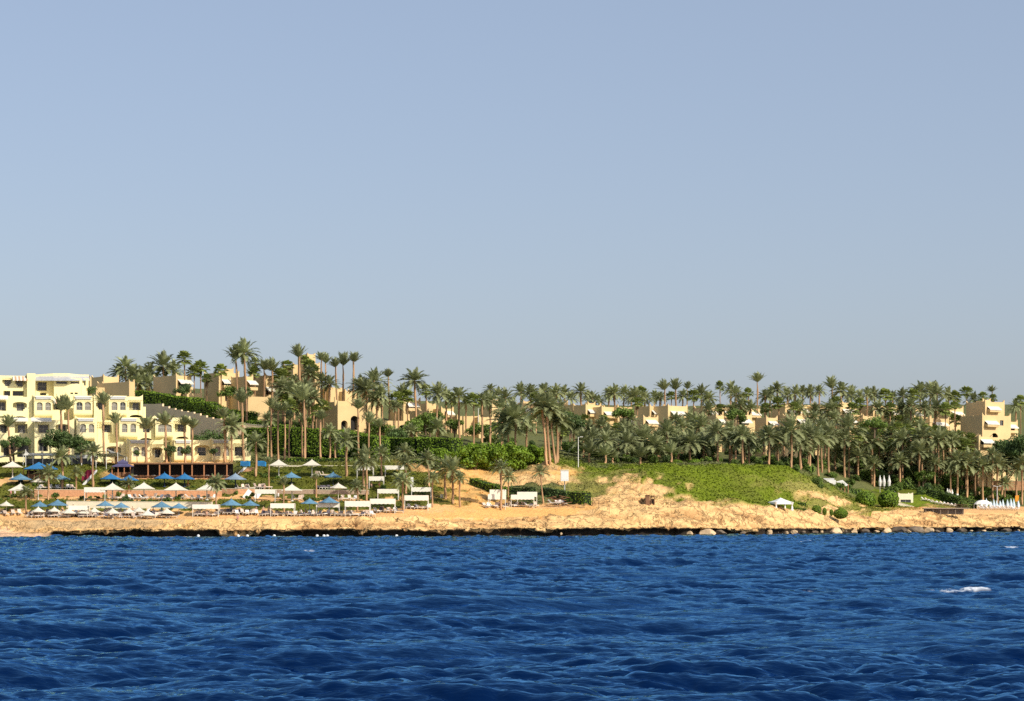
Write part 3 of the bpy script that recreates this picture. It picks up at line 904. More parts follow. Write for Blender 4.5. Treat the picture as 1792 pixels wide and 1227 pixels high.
# ------------------------------------------------------------------ the yellow terraced hotel
HR = R(15)
Hd = Vector((math.cos(HR), math.sin(HR), 0)); Hn = Vector((-math.sin(HR), math.cos(HR), 0))
HO = Vector((px2x(217, 533), 533, 0)); HO.z = py2z(812, 533)
hotel = empty('hotel_building', HO, HR)
tag(hotel, 'pale yellow terraced hotel with arched windows and stepped balconies', 'hotel')
def hu(px, v):
    """facade coordinate whose point at setback v shows at photo column px"""
    q = (px - 896) / F
    # (O + u d + v n).x = q * (..).y
    return (q * (HO.y + v * Hn.y) - HO.x - v * Hn.x) / (Hd.x - q * Hd.y)
def hz(py, px, v):
    u = hu(px, v); Yv = HO.y + u * Hd.y + v * Hn.y
    return py2z(py, Yv) - HO.z
def hblock(px0, px1, pt, pb, v0, v1, holes=(), mt=None, horn=0.55, name='wall', thick=0.35, flat=False, soffit=False):
    """solid block with a real front wall: front panel with openings, sides, back and roof"""
    u0, u1 = hu(px0, v0), hu(px1, v0); pm = (px0 + px1) / 2
    zt, zb = hz(pt, pm, v0), hz(pb, pm, v0)
    mb = MB()
    hl = [h for h in holes]
    outl = [(u0, zb), (u1, zb), (u1, zt), (u0, zt)] if flat else horned(u0, u1, zb, zt, horn)
    mb.prism(outl, v0, v0 + thick, 0, hl)
    # returns, back and roof butted against the panel
    mb.box(u0, u0 + .3, v0 + thick, v1, zb, zt - .004)
    mb.box(u1 - .3, u1, v0 + thick, v1, zb, zt - .004)
    mb.box(u0 + .3, u1 - .3, v1 - .3, v1, zb, zt - .004)
    mb.box(u0 + .3, u1 - .3, v0 + thick, v1 - .3, zt - 1.0, zt - .7)
    if soffit: mb.box(u0 + .3, u1 - .3, v0 + thick, v1 - .3, zb, zb + .15)
    return mb.build(name, [mt or M_yel], hotel)
def hole(px0, px1, pt, pb, v, kind='arch', rise=None):
    pm = (px0 + px1) / 2
    a = (hu(px0, v), hu(px1, v), hz(pb, pm, v), hz(pt, pm, v))
    if kind == 'arch': return arch(*a, rise)
    if kind == 'step': return stepped(*a, (a[1] - a[0]) * .16)
    return arch(*a, 0)
def hwin(px0, px1, pt, pb, v, rise=None, kind='g', rail=False):
    pm = (px0 + px1) / 2
    return window(hotel, hu(px0, v), hu(px1, v), hz(pb, pm, v), hz(pt, pm, v), v, rise, kind, rail=rail)
def shutterbox(px0, px1, pt, pb, v):
    """rolled white awning case on the parapet of a bay"""
    pm = (px0 + px1) / 2
    u0, u1, z0, z1 = hu(px0, v), hu(px1, v), hz(pb, pm, v), hz(pt, pm, v)
    mb = MB(); mb.box(u0 + .25, u1 - .25, v - .28, v - .003, z0 + (z1 - z0) * .05, z1 - (z1 - z0) * .3, 1)
    mb.box(u0 + .1, u1 - .1, v - .34, v - .003, z1 - (z1 - z0) * .27, z1, 0)
    mb.build('awning_case', [M_white, M_grey], hotel)
def cornice(px0, px1, py, v, t=0.16, out=0.16):
    pm = (px0 + px1) / 2
    u0, u1, z = hu(px0, v), hu(px1, v), hz(py, pm, v)
    mb = MB(); mb.box(u0 - .08, u1 + .08, v - out, v - .003, z - t / 2, z + t / 2); mb.build('cornice', [M_yel], hotel)
def bay(px0, px1, pt, pb, v, wins, out=1.5, ceil_case=True):
    """projecting box with two arched windows, a roller case and a curved underside"""
    vb = v - out
    hb = [hole(a, b_, c, d_, vb, rise=0.45) for a, b_, c, d_ in wins]
    hblock(px0, px1, pt, pb, vb, v + .2, hb, flat=True, name='bay_wall', thick=.3, soffit=True)
    for a, b_, c, d_ in wins:
        hwin(a + .05, b_ - .05, c + .3, d_ - .2, vb + .26, 0.4, 'c' if rng.random() < .55 else 'g', rail=True)
    shutterbox(px0 + 1, px1 - 1, pt + 1.2, pt + 6.5, vb)
    cornice(px0, px1, pt + 8.5, vb)
    # rounded underside
    u0, u1 = hu(px0, vb), hu(px1, vb); pm = (px0 + px1) / 2; z0 = hz(pb, pm, vb) - .004
    mb = MB()
    prof = [(0, 0)] + [(out * (1 - math.cos(R(a))), -0.9 * math.sin(R(a))) for a in (20, 40, 60, 75, 90)] + [(out, 0)]
    vs = [(u0 + .02, vb + p[0], z0 + p[1]) for p in prof] + [(u1 - .02, vb + p[0], z0 + p[1]) for p in prof]
    n_ = len(prof)
    mb.add(vs, [tuple(range(n_)), tuple(range(2 * n_ - 1, n_ - 1, -1))] + [(i, i + n_, (i + 1) % n_ + n_, (i + 1) % n_) for i in range(n_)])
    mb.build('bay_corbel', [M_yel], hotel)
def loggia(px0, px1, pt, pb, v, wpx0, wpx1, wpt, rail=False, deep=1.6):
    """glazed back wall behind an opening"""
    u0, u1 = hu(px0 - 1, v), hu(px1 + 1, v); pm = (px0 + px1) / 2
    mb = MB()
    hl = hole(wpx0, wpx1, wpt, pb - .3, v + deep, 'rect')
    mb.prism([(u0 - .6, hz(pb + 4, pm, v)), (u1 + .6, hz(pb + 4, pm, v)), (u1 + .6, hz(pt - 2, pm, v)), (u0 - .6, hz(pt - 2, pm, v))], v + deep, v + deep + .2, 0, [hl])
    mb.build('loggia_back', [M_yel], hotel)
    hwin(wpx0, wpx1, wpt, pb - .3, v + deep + .08, 0, 'g', rail=rail)

# row 3 (lowest), row 2, row 1, roof storey: each set back from the one below
v3, v2, v1, v0_ = 0.0, 6.0, 12.0, 18.0
# lowest row ------------------------------------------------------
hblock(222, 286, 770, 816, v3, v3 + 8, [hole(266, 284, 783, 801, v3, 'step')])
loggia(266, 284, 783, 801, v3, 271, 281, 786)
hblock(302, 369, 770, 816, v3, v3 + 8, [hole(341, 367, 779, 797.5, v3, 'step')])
loggia(341, 367, 779, 797.5, v3, 346, 360, 783, True)
hblock(369.4, 432, 769, 816, v3, v3 + 8, [hole(409, 426, 782, 798, v3, 'rect')])
loggia(409, 426, 782, 798, v3, 411, 425, 783, True)
hblock(432.3, 439, 789, 816, v3, v3 + 8, flat=True)
bay(226, 262, 769.5, 806, v3, [(233, 243.5, 782, 799), (247.5, 258, 782, 799)])
bay(305, 336, 769.5, 803, v3, [(310, 320, 781, 798), (325, 336 - 1, 781, 798)])
bay(371, 402, 769, 803, v3, [(376, 386, 781, 798), (394, 401, 781, 798)])
hblock(150, 221, 775, 816, v3 + 2.5, v3 + 9, [hole(186, 212, 781, 800, v3 + 2.5, 'step')])
loggia(186, 212, 781, 800, v3 + 2.5, 190, 200, 784)
# middle row ---------------------------------------------------------
hblock(131, 170, 731, 776, v2 - 1.5, v2 + 7, [hole(150, 164, 770, 775, v2 - 1.5, 'rect')])
hblock(170.4, 205, 736, 778, v2 + 2, v2 + 9, [hole(178, 195, 743, 757, v2 + 2, 'rect')])
loggia(178, 195, 743, 757, v2 + 2, 180, 193, 744, True)
hblock(205.4, 270, 731, 776, v2, v2 + 7, [hole(244, 268, 740, 757, v2, 'step'), hole(245, 266, 766.5, 771, v2, 'arch', .5)])
loggia(244, 268, 740, 757, v2, 250, 262, 743, True)
hblock(270.4, 333, 731, 774, v2, v2 + 7, [hole(306, 326, 742, 756, v2, 'rect'), hole(308, 330, 764, 768, v2, 'arch', .5)])
loggia(306, 326, 742, 756, v2, 311, 322, 743, True)
bay(134, 166, 731, 765, v2 - 1.5, [(140, 150.5, 742, 757), (155, 165, 742, 757)])
bay(209, 241, 731, 762, v2, [(213, 223, 741.5, 757), (228, 238, 741.5, 757)])
bay(272, 303, 731, 762, v2, [(276.5, 300.5, 742, 756.5)])
# upper row -------------------------------------------------------------
hblock(58, 112, 693, 740, v1 - 1, v1 + 8, [hole(94, 112 - 1, 704, 717, v1 - 1, 'rect')])
loggia(94, 111, 704, 717, v1 - 1, 97, 109, 706, True)
hblock(112.4, 164, 697, 740, v1 + 3.5, v1 + 9)
hblock(164.3, 190, 694.5, 740, v1 + 1, v1 + 8, [hole(168, 186, 703, 717, v1 + 1, 'step')])
loggia(168, 186, 703, 717, v1 + 1, 171, 183, 705)
hblock(190.4, 250, 694, 740, v1, v1 + 8, [hole(226, 246, 704, 718, v1, 'rect'), hole(227, 248, 726, 730.5, v1, 'arch', .5)])
loggia(226, 246, 704, 718, v1, 232, 243, 705, True)
hblock(250.3, 255, 712, 740, v1, v1 + 8, flat=True)
bay(60, 92, 692.5, 725, v1 - 1, [(64, 74.5, 704, 718.5), (79, 89, 704, 718.5)])
bay(129, 162, 692.5, 724, v1, [(133.5, 144.5, 703.5, 718), (148, 159, 703.5, 718)], out=2.2)
bay(190.5, 222, 692.5, 724, v1, [(195, 205.5, 703.5, 718), (210, 220, 703.5, 718)])
# left wing, five floors ----------------------------------------------------
vl = v2 + 1
hblock(-70, 60, 731, 818, vl, vl + 10, [hole(-52, -22, 744, 758, vl, 'step'), hole(-2, 16, 742, 758, vl, 'step'), hole(26, 48, 742, 758, vl, 'rect'), hole(2, 24, 772, 800, vl, 'arch', .8), hole(30, 54, 772, 800, vl, 'arch', .8)])
loggia(-2, 16, 742, 758, vl, 0, 12, 744); loggia(26, 48, 742, 758, vl, 31, 44, 744, True); loggia(-52, -22, 744, 758, vl, -46, -30, 746)
loggia(2, 54, 772, 800, vl, 6, 50, 775, deep=3)
hblock(60.5, 130, 735, 818, vl - 3.5, vl + 8, [hole(66, 86, 743, 758, vl - 3.5, 'rect'), hole(97, 121, 742, 757, vl - 3.5, 'step'), hole(66, 84, 768, 790, vl - 3.5, 'arch', .8)])
loggia(66, 86, 743, 758, vl - 3.5, 68, 84, 744, True); loggia(97, 121, 742, 757, vl - 3.5, 102, 115, 744); loggia(66, 84, 768, 790, vl - 3.5, 68, 82, 770)
hblock(-70, 57, 694, 735, v1 - .5, v1 + 8, [hole(-50, -24, 704, 719, v1 - .5, 'step'), hole(-6, 11, 702, 719, v1 - .5, 'rect'), hole(22.5, 47, 703.5, 719.5, v1 - .5, 'step'), hole(-3, 14, 728, 732, v1 - .5, 'arch', .5), hole(24, 46, 728.5, 732, v1 - .5, 'arch', .4)])
loggia(22.5, 47, 703.5, 719.5, v1 - .5, 29, 42, 706, True); loggia(-6, 11, 702, 719, v1 - .5, -4, 9, 704, True); loggia(-50, -24, 704, 719, v1 - .5, -44, -30, 706)
hblock(-70, 47, 657, 700, v1 + 4, v1 + 12, [hole(-45, -6, 660, 677, v1 + 4, 'rect'), hole(4, 21, 660, 676, v1 + 4, 'step'), hole(26, 45, 664, 677, v1 + 4, 'step'), hole(6, 18, 684, 693, v1 + 4, 'rect'), hole(22, 42, 684, 693, v1 + 4, 'rect')], flat=True)
loggia(4, 21, 660, 676, v1 + 4, 8, 19, 662, True); loggia(26, 45, 664, 677, v1 + 4, 28, 40, 666, True); loggia(-45, -6, 660, 677, v1 + 4, -40, -10, 662); loggia(6, 42, 684, 693, v1 + 4, 8, 40, 685)
hblock(47.4, 62, 653.5, 700, v1 + 2.5, v1 + 12, flat=True)
# awnings of the left wing
for (a, b_, t_, q, v, o_, st_) in ((-14, 14, 692, 698, v1 - .5, 1.4, 0), (20, 49, 731, 736.5, vl, 1.6, 0), (54, 90, 731, 737, vl - 3.5, 1.6, 0), (22, 48, 658.5, 665.5, v1 + 4, 2.0, 1), (93, 115, 699, 706, v1 - 1, 1.6, 1)):
    aw = awning(hotel, hu(a, v), hu(b_, v), hz(t_, (a + b_) / 2, v), hz(q, (a + b_) / 2, v), v, o_, st_)
# pergola slats over two balconies
def pergola(px0, px1, py, v, out=1.6):
    u0, u1 = hu(px0, v), hu(px1, v); z = hz(py, (px0 + px1) / 2, v)
    mb = MB(); mb.box(u0, u1, v - out, v - out + .12, z - .1, z + .06)
    n_ = 9
    for k in range(n_):
        x = u0 + (u1 - u0) * (k + .5) / n_
        mb.box(x - .06, x + .06, v - out - .3, v - .004, z + .064, z + .2)
    mb.box(u0, u0 + .12, v - out + .004, v - out + .116, z - 2.9, z - .104); mb.box(u1 - .12, u1, v - out + .004, v - out + .116, z - 2.9, z - .104)
    mb.build('pergola', [M_yel], hotel)
pergola(224, 249, 701.5, v1); pergola(303, 331, 738.5, v2); pergola(171, 197, 739.5, v2 + 2); pergola(408, 430, 777.5, v3); pergola(264, 286, 779, v3)
# penthouse with a shallow drum roof -------------------------------------------
pv = v0_ - 1
hblock(62.4, 94, 659, 700, pv + 2, pv + 10, [hole(63, 82, 668, 684, pv + 2, 'rect'), hole(70, 81, 687.5, 692, pv + 2, 'rect')], flat=True)
loggia(63, 82, 668, 684, pv + 2, 66, 81, 669, True); loggia(70, 81, 687.5, 692, pv + 2, 72, 80, 688)
hblock(94.4, 142, 661, 700, pv, pv + 10, [hole(98, 118, 666.5, 672, pv, 'rect'), hole(123, 139, 666.5, 672, pv, 'rect'), hole(123, 128, 687, 690, pv, 'rect'), hole(130.5, 136, 687, 690, pv, 'rect')], flat=True)
loggia(98, 118, 666.5, 672, pv, 99, 117, 667, deep=.4); loggia(123, 139, 666.5, 672, pv, 124, 138, 667, deep=.4)
loggia(123, 136, 687, 690, pv, 124, 135, 687.4, deep=.5)
hblock(142.3, 153, 662, 700, pv + 2.5, pv + 9, [hole(146, 150, 664, 675, pv + 2.5, 'rect')], flat=True)
loggia(146, 150, 664, 675, pv + 2.5, 146.5, 149.5, 665, deep=.4)
mb = MB()
ring = []
pr = [(56, 2), (62, 0), (94, -1.6), (120, -1.6), (140, 0), (157, 4.0)]
NN = len(pr)
vs = []
for (ppx, dv) in pr:
    vv = pv + dv; u_ = hu(ppx, vv)
    vs.append((u_, vv, hz(666.5, ppx, vv)))
for (ppx, dv) in pr:
    vv = pv + dv; u_ = hu(ppx, vv)
    vs.append((u_, vv, hz(665.2, ppx, vv)))
for (ppx, dv) in pr:
    vv = pv + dv + 2.6; u_ = hu(ppx, pv + dv)
    vs.append((u_, vv, hz(658.5, ppx, vv)))
fs = []
for k in range(NN - 1):
    fs += [(k, k + 1, NN + k + 1, NN + k), (NN + k, NN + k + 1, 2 * NN + k + 1, 2 * NN + k)]
mb.add(vs, fs, 0)
mb.build('eaves_roof', [M_roof], hotel)
mb = MB(); vs = []
for (ppx, dv) in pr:
    vv = pv + dv + 2.6; u_ = hu(ppx, pv + dv); top = 653.5 + (0.0 if 62 < ppx < 130 else 2.2)
    vs += [(u_, vv, hz(659, ppx, vv)), (u_, vv, hz(top, ppx, vv)), (u_ , pv + 9, hz(659, ppx, vv)), (u_, pv + 9, hz(top, ppx, vv))]
fs = []
for k in range(NN - 1):
    a = k * 4
    fs += [(a, a + 4, a + 5, a + 1), (a + 1, a + 5, a + 7, a + 3), (a + 2, a + 3, a + 7, a + 6)]
fs += [(0, 1, 3, 2), ((NN - 1) * 4, (NN - 1) * 4 + 2, (NN - 1) * 4 + 3, (NN - 1) * 4 + 1)]
mb.add(vs, fs)
mb.build('roof_drum', [M_yel], hotel)

# ------------------------------------------------------------------ villas
VILLAS = []
def villa(name, px, pb, Y, wpx, hpx, label, rot=38, depth=7.0, aw=None, holes_=(), horn=0.8, upper=None, side=0, mt=None, cat='villa', group=None, front_horn=True, terrace=None):
    """block turned to the right so its left flank lies in shade. px: front face's left edge column; pb base row; wpx,hpx front size"""
    rz = R(rot); mt = mt or M_tan
    x = px2x(px, Y); zb = py2z(pb, Y)
    s = Y / F
    q = (px + wpx - 896) / F
    wl = (q * Y - x) / (math.cos(rz) - q * math.sin(rz))        # true width that shows as wpx
    h = hpx * s
    e = empty(name, (x, Y, zb), rz)
    tag(e, label, cat, group)
    fx = lambda p: wl * p          # fractions of the front
    mb = MB(); th = .3
    hl = []
    for (a, b_, c, d_, kind) in holes_:
        hl.append(arch(fx(a), fx(b_), h * c, h * d_, {'a': (fx(b_) - fx(a)) * .42, 'r': 0}[kind]))
    if aw: hl.append(arch(fx(aw[0]) + .3, fx(aw[1]) - .3, h * aw[3] if len(aw) > 3 else h * .32, h * aw[2] - .1, 0))
    drop = max(4.0, zb - min(GZ(x, Y), GZ(x + wl * .8, Y), GZ(x, Y + 5)) + 1.0)
    mb.prism(horned(0, wl, -drop, h, horn if front_horn else 0.01), 0, th, 0, hl)
    # flanks with horned parapets
    fl = horned(th, depth, -drop, h, horn * .8)
    vsL = []
    for x0_ in (0.003, wl - .303):
        n_ = len(fl)
        vs = [(x0_, p[0], p[1]) for p in fl] + [(x0_ + .3, p[0], p[1]) for p in fl]
        mb.add(vs, [tuple(range(n_)), tuple(range(2 * n_ - 1, n_ - 1, -1))] + [(i, i + n_, (i + 1) % n_ + n_, (i + 1) % n_) for i in range(n_)])
    mb.box(.303, wl - .303, depth - .3, depth, -drop, h)
    mb.box(.303, wl - .303, th, depth - .3, h - .7, h - .4)
    # room behind the openings
    if hl:
        mb.box(.303, wl - .303, th + 1.4, th + 1.6, -.5, h - .7)
    mb.build('wall', [mt], e)
    for (a, b_, c, d_, kind) in holes_:
        xa, xb = fx(a), fx(b_)
        if kind == 'r': window(e, xa, xb, h * c, h * d_, .22, 0, 'g')
        else:
            m2 = MB(); m2.box(xa - .1, xb + .1, 1.45, 1.68, h * c - .1, h * d_ * .92); m2.build('doorway_shade_panel', [M_dark], e)  # dark panel stands for the shade inside the arch
    if aw:
        xa, xb = fx(aw[0]), fx(aw[1])
        zl_ = h * aw[3] if len(aw) > 3 else h * .32
        m2 = MB(); m2.prism(arch(xa + .6, xb - .6, zl_, h * aw[2] - .5, 0), 1.6, 1.69)
        wn_ = m2.build('window', [M_glass], e)
        awning(e, xa, xb, h * aw[2] + .3, h * aw[2] - .75, -.003, 1.5)
        m3 = MB(); m3.box(xa + .1, xb - .1, -1.3, -1.15, zl_ - .1, zl_ + .7)
        m3.box(xa + .1, xa + .25, -1.15, -.003, zl_ - .1, zl_ + .7); m3.box(xb - .25, xb - .1, -1.15, -.003, zl_ - .1, zl_ + .7)
        m3.box(xa + .25, xb - .25, -1.15, -.003, zl_ - .25, zl_ - .1)
        m3.build('balcony', [mt], e)
    if upper:
        ua, ub, uh, uy = upper
        m2 = MB(); z0_ = h - .38
        m2.prism(horned(fx(ua), fx(ub), z0_, h + uh * s, horn * .8), uy, uy + .3)
        m2.box(fx(ua), fx(ub), uy + .3, uy + 3.2, z0_, h + uh * s - .3)
        m2.build('roof_turret', [mt], e)
    if terrace:
        ta, tb, thh, td = terrace      # low walled terrace in front
        m2 = MB(); m2.prism(horned(fx(ta), fx(tb), -drop, thh * s, horn * .7), -td, -td + .3)
        m2.box(fx(ta), fx(ta) + .3, -td + .3, -.003, -drop, thh * s - .2); m2.box(fx(tb) - .3, fx(tb), -td + .3, -.003, -drop, thh * s - .2)
        m2.box(fx(ta) + .3, fx(tb) - .3, -td + .3, -.003, -drop, thh * s - .9)
        m2.build('terrace_wall', [mt], e)
    VILLAS.append(e)
    return e
GL, GR_ = 'sand coloured villas on the hilltop behind the hotel', 'sand coloured villas among the palm grove'
# hill on the left
villa('villa', 181, 690, 625, 27, 31, 'square sand tower with horned corners beside the hotel roof', depth=6.5, rot=42)
villa('villa', 157, 695, 640, 20, 33, 'shaded horned tower half behind the penthouse roof', depth=6, rot=42)
villa('garden_wall', 168, 712, 618, 52, 34, 'long brown shaded villa block right of the penthouse', rot=20, depth=5, horn=.4)
villa('villa', 226, 704, 612, 10, 36, 'narrow villa end with sunlit face above the hotel wing', depth=14, rot=50)
villa('villa', 308, 700, 608, 27, 43, 'villa with cream awning above the hedge, bare flank left', depth=11, rot=44, aw=(.1, .95, .80, .45), terrace=(.3, 1.3, 12, 3))
villa('villa', 383, 700, 622, 36, 48, 'villa with cream awning and small arch below two tall palms', depth=8, rot=40, aw=(.12, .65, .72, .45), upper=(.5, .9, 8, 2), terrace=(.5, 1.2, 18, 3))
villa('villa', 429, 705, 618, 14, 46, 'slim villa bay with awning right of the tall palm pair', depth=7, rot=42, aw=(.2, 1.3, .82, .5))
villa('villa', 464, 712, 630, 34, 55, 'villa behind palms with a low crenellated roof, left of the tower', depth=8, rot=40, aw=(.0, .4, .6, .3))
villa('garden_wall', 434, 722, 600, 36, 28, 'shaded garden retaining wall below the hill villas', depth=4, rot=25, horn=.3, cat='wall')
villa('tower', 538, 700, 640, 14, 80, 'tall sunlit stair tower rising above the hill palms', depth=5, rot=40, horn=.5)
villa('tower', 551, 700, 636, 9, 64, 'lower step of the hill stair tower', depth=5, rot=40, horn=.4)
villa('tower', 513, 700, 642, 20, 62, 'square tower house with dark balcony left of the stair tower', depth=6, rot=35, horn=.6, holes_=((.05, .8, .58, .68, 'r'),))
villa('villa', 578, 712, 640, 24, 34, 'villa with bare brown flank under the three tall palms', depth=9, rot=42)
villa('villa', 604, 715, 640, 20, 30, 'small villa step right of the three tall palms', depth=8, rot=42)
villa('villa', 640, 722, 640, 26, 40, 'villa with dark windows behind the leaning palm clump', depth=9, rot=40, holes_=((.1, .35, .45, .65, 'r'), (.55, .8, .45, .65, 'r')))
villa('gatehouse', 591, 754, 585, 50, 44, 'sunlit gatehouse with two dark arches and sloping parapets', depth=7, rot=38, horn=1.3, holes_=((.12, .34, .05, .42, 'a'), (.45, .72, .05, .62, 'a')), upper=(0, .5, 9, 1.5))
villa('villa', 573, 757, 590, 18, 26, 'low block joined to the left of the arched gatehouse', depth=6, rot=38, horn=.5)
villa('archway', 668, 766, 590, 55, 30, 'sand archway wall with a wide round arch and palm inside', depth=3, rot=22, horn=1.0, holes_=((.52, .88, .0, .78, 'a'),), cat='archway')
villa('villa', 706, 728, 640, 30, 28, 'villa with cream awning right of the fan of palms', depth=8, rot=36, aw=(.15, .8, .78, .35), horn=1.0)
villa('villa', 731, 735, 625, 20, 16, 'low terrace wall with horned corner beside the bright bush', depth=5, rot=30, horn=.8)
villa('villa', 747, 722, 650, 20, 16, 'half hidden villa gable behind a fan palm', depth=6, rot=36, horn=1.1)
villa('villa', 772, 733, 648, 22, 18, 'pale villa between slender palm trunks', depth=6, rot=36, aw=(.3, .9, .7, .2))
villa('villa', 800, 742, 640, 40, 14, 'low long villa parapet above the hedge', depth=5, rot=28, horn=.5)
villa('villa', 838, 745, 640, 34, 15, 'low villa with an open terrace right of the low parapet', depth=6, rot=30, horn=.6)
villa('villa', 861, 730, 672, 24, 27, 'villa with stepped roof below a dark palm', depth=6, rot=36, upper=(.2, .7, 4, 1))
# grove, back row
row = [(913, 732, 730, 24, 26, 'triangular gabled villa top between two palms'), (974, 735, 735, 20, 30, 'villa corner with awning behind the tall palm cluster'), (1003, 733, 730, 22, 24, 'villa with a rounded gable left of the flat one'),
       (1025, 735, 722, 27, 26, 'villa with white awning and a round topped gable'), (1053, 737, 720, 28, 25, 'villa with broad white awning and flat horned parapet'), (1081, 736, 722, 26, 24, 'villa with round gable and awning right of the broad awning'),
       (1127, 738, 715, 11, 22, 'narrow villa sliver behind a round palm'), (1137, 736, 712, 26, 25, 'villa with awning between two palm crowns'), (1169, 738, 708, 34, 28, 'villa with awning crossed by a thin palm trunk'),
       (1238, 735, 720, 16, 22, 'villa corner with awning right of two palms'), (1264, 733, 735, 22, 20, 'pale villa gable among dense crowns'), (1308, 735, 730, 22, 20, 'small gabled villa under the tallest skyline palm'),
       (1374, 734, 735, 28, 26, 'white awning villa behind three palm trunks'), (1402, 733, 738, 22, 24, 'villa with pale shutters deep in the palms'), (1432, 734, 736, 20, 24, 'pale villa between two dark trunks'), (1470, 736, 730, 30, 28, 'pale villa slabs behind slim trunks'),
       (1528, 734, 738, 26, 24, 'pale villa roofline right of the grove centre'), (1556, 735, 736, 14, 22, 'narrow villa with awning by the fan palms'), (1586, 737, 735, 28, 24, 'villa with two white awnings behind trunks'), (1662, 736, 730, 24, 22, 'villa with long white awning left of the tower villa')]
for k, (a, pb, Y, wp, hp, lb) in enumerate(row):
    villa('villa', a, pb, Y, wp, hp, lb, depth=7, rot=34 + (k % 3) * 3, aw=(.12, .88, .62 + .04 * (k % 2), .25), horn=1.0 if k % 2 else .7, group=GR_, upper=((.3, .8, 4, 1.5) if k % 3 == 0 else None))
# grove, nearer row
row = [(1126, 752, 650, 26, 22, 'sand villa with white awning low behind the palms, left end'), (1101, 755, 655, 14, 24, 'pinkish villa corner beside the low white awning'), (1253, 756, 650, 28, 29, 'villa with wide awning and dark bay left of the round trunk'), (1288, 757, 648, 28, 31, 'villa with open balcony and awning right of the round trunk'),
       (1341, 758, 655, 20, 27, 'narrow sand villa with awning left of a thick trunk'), (1389, 755, 650, 34, 28, 'villa with bright awning and a shaded flank'), (1420, 752, 660, 14, 22, 'small villa piece between leafy palms'), (1481, 757, 650, 28, 31, 'villa with white awning over a dark terrace'), (1510, 756, 655, 28, 28, 'villa with white awning and oval window'),
       (1600, 757, 660, 30, 27, 'shaded villa block behind a row of trunks'), (1627, 760, 655, 34, 28, 'villa with big arch and leaning awning'), (1567, 770, 640, 20, 22, 'low sand villa half hidden by green crowns'),
       (1172, 785, 625, 26, 20, 'reddish low villa deep in the palm trunks'), (1340, 795, 620, 30, 24, 'bright sand wall between thick trunks at the mound'), (1372, 805, 618, 24, 24, 'sand villa foot behind the tall trunks'), (1627, 800, 640, 34, 22, 'low sand villa with arch behind the terrace palms'), (1655, 812, 640, 30, 18, 'sand garden wall behind the terrace palms'), (1545, 812, 640, 20, 16, 'pale wall fragment behind the lawn palms'), (1700, 820, 650, 26, 16, 'two sand pillars of a villa left of the dark tree'), (1732, 815, 655, 26, 10, 'cream balcony beam beside the dark tree')]
for k, (a, pb, Y, wp, hp, lb) in enumerate(row):
    Y = 700 if a > 1475 else Y
    villa('villa', a, pb, Y, wp, hp, lb, depth=4.5, rot=34 + (k % 3) * 3, aw=(.15, .85, .72, .3) if k < 12 else None, horn=.8, group=GR_, holes_=() if k < 12 else ((.3, .6, .1, .5, 'a'),))
# tower villa on the right
villa('villa', 1724, 722, 700, 34, 19, 'top storey of the stepped villa at the right edge', depth=9, rot=30, horn=.8, aw=(.1, .7, .5, .1), upper=(.1, .5, 4, 2), group=GR_)
villa('villa', 1719, 765, 680, 50, 38, 'big stepped villa with awnings and an arch at the right edge', depth=10, rot=30, horn=1.0, aw=(.08, .5, .72, .5), holes_=((.3, .55, .0, .2, 'a'), (.62, .74, .55, .8, 'r')), group=GR_)
villa('villa', 1685, 765, 690, 34, 36, 'bare shaded villa wall with three horned bays and a thin palm', depth=10, rot=-30, horn=.9, group=GR_)
villa('villa', 1713, 792, 655, 24, 28, 'lower villa with awning left of the large dark tree', depth=6, rot=34, aw=(.1, .95, .78, .35), group=GR_)
villa('villa', 1686, 790, 660, 26, 26, 'lower shaded villa flank with horned corners', depth=6, rot=-20, horn=.9, group=GR_)
villa('villa', 1761, 770, 690, 20, 32, 'villa corner with awning behind the dark tree', depth=6, rot=34, aw=(.0, .8, .8, .4), group=GR_)

# ------------------------------------------------------------------ stepped garden wall in shade
def stepwall():
    A = P(250, 770, 592); B = P(397, 770, 556)
    d = (B - A); d.z = 0; L_ = d.length; d.normalize(); rz = math.atan2(d.y, d.x)
    tops = [(250, 707), (273, 706.5), (284, 711), (295, 714.5), (306, 717), (317, 719.5), (328, 721), (339, 723.5), (350, 727), (361, 730.5), (372, 732.5), (386, 734), (391, 745), (397, 756)]
    e_pts = []
    for k in range(len(tops) - 1):
        for (ppx, ppy) in ((tops[k][0], tops[k][1]), (tops[k + 1][0], tops[k][1])):
            q = (ppx - 896) / F
            u = (q * A.y - A.x) / (d.x - q * d.y); Yp = A.y + u * d.y
            e_pts.append((u, py2z(ppy, Yp) - A.z))
    zb = -6
    poly = [(e_pts[0][0], zb), (e_pts[-1][0], zb)] + e_pts[::-1]
    mb = MB(); mb.prism(poly, 0, .5)
    ob = mb.build('garden_wall', [M_taupe], None, A, rz)
    tag(ob, 'grey plaster wall stepping down the hill beside the hotel, in shade', 'wall')
stepwall()
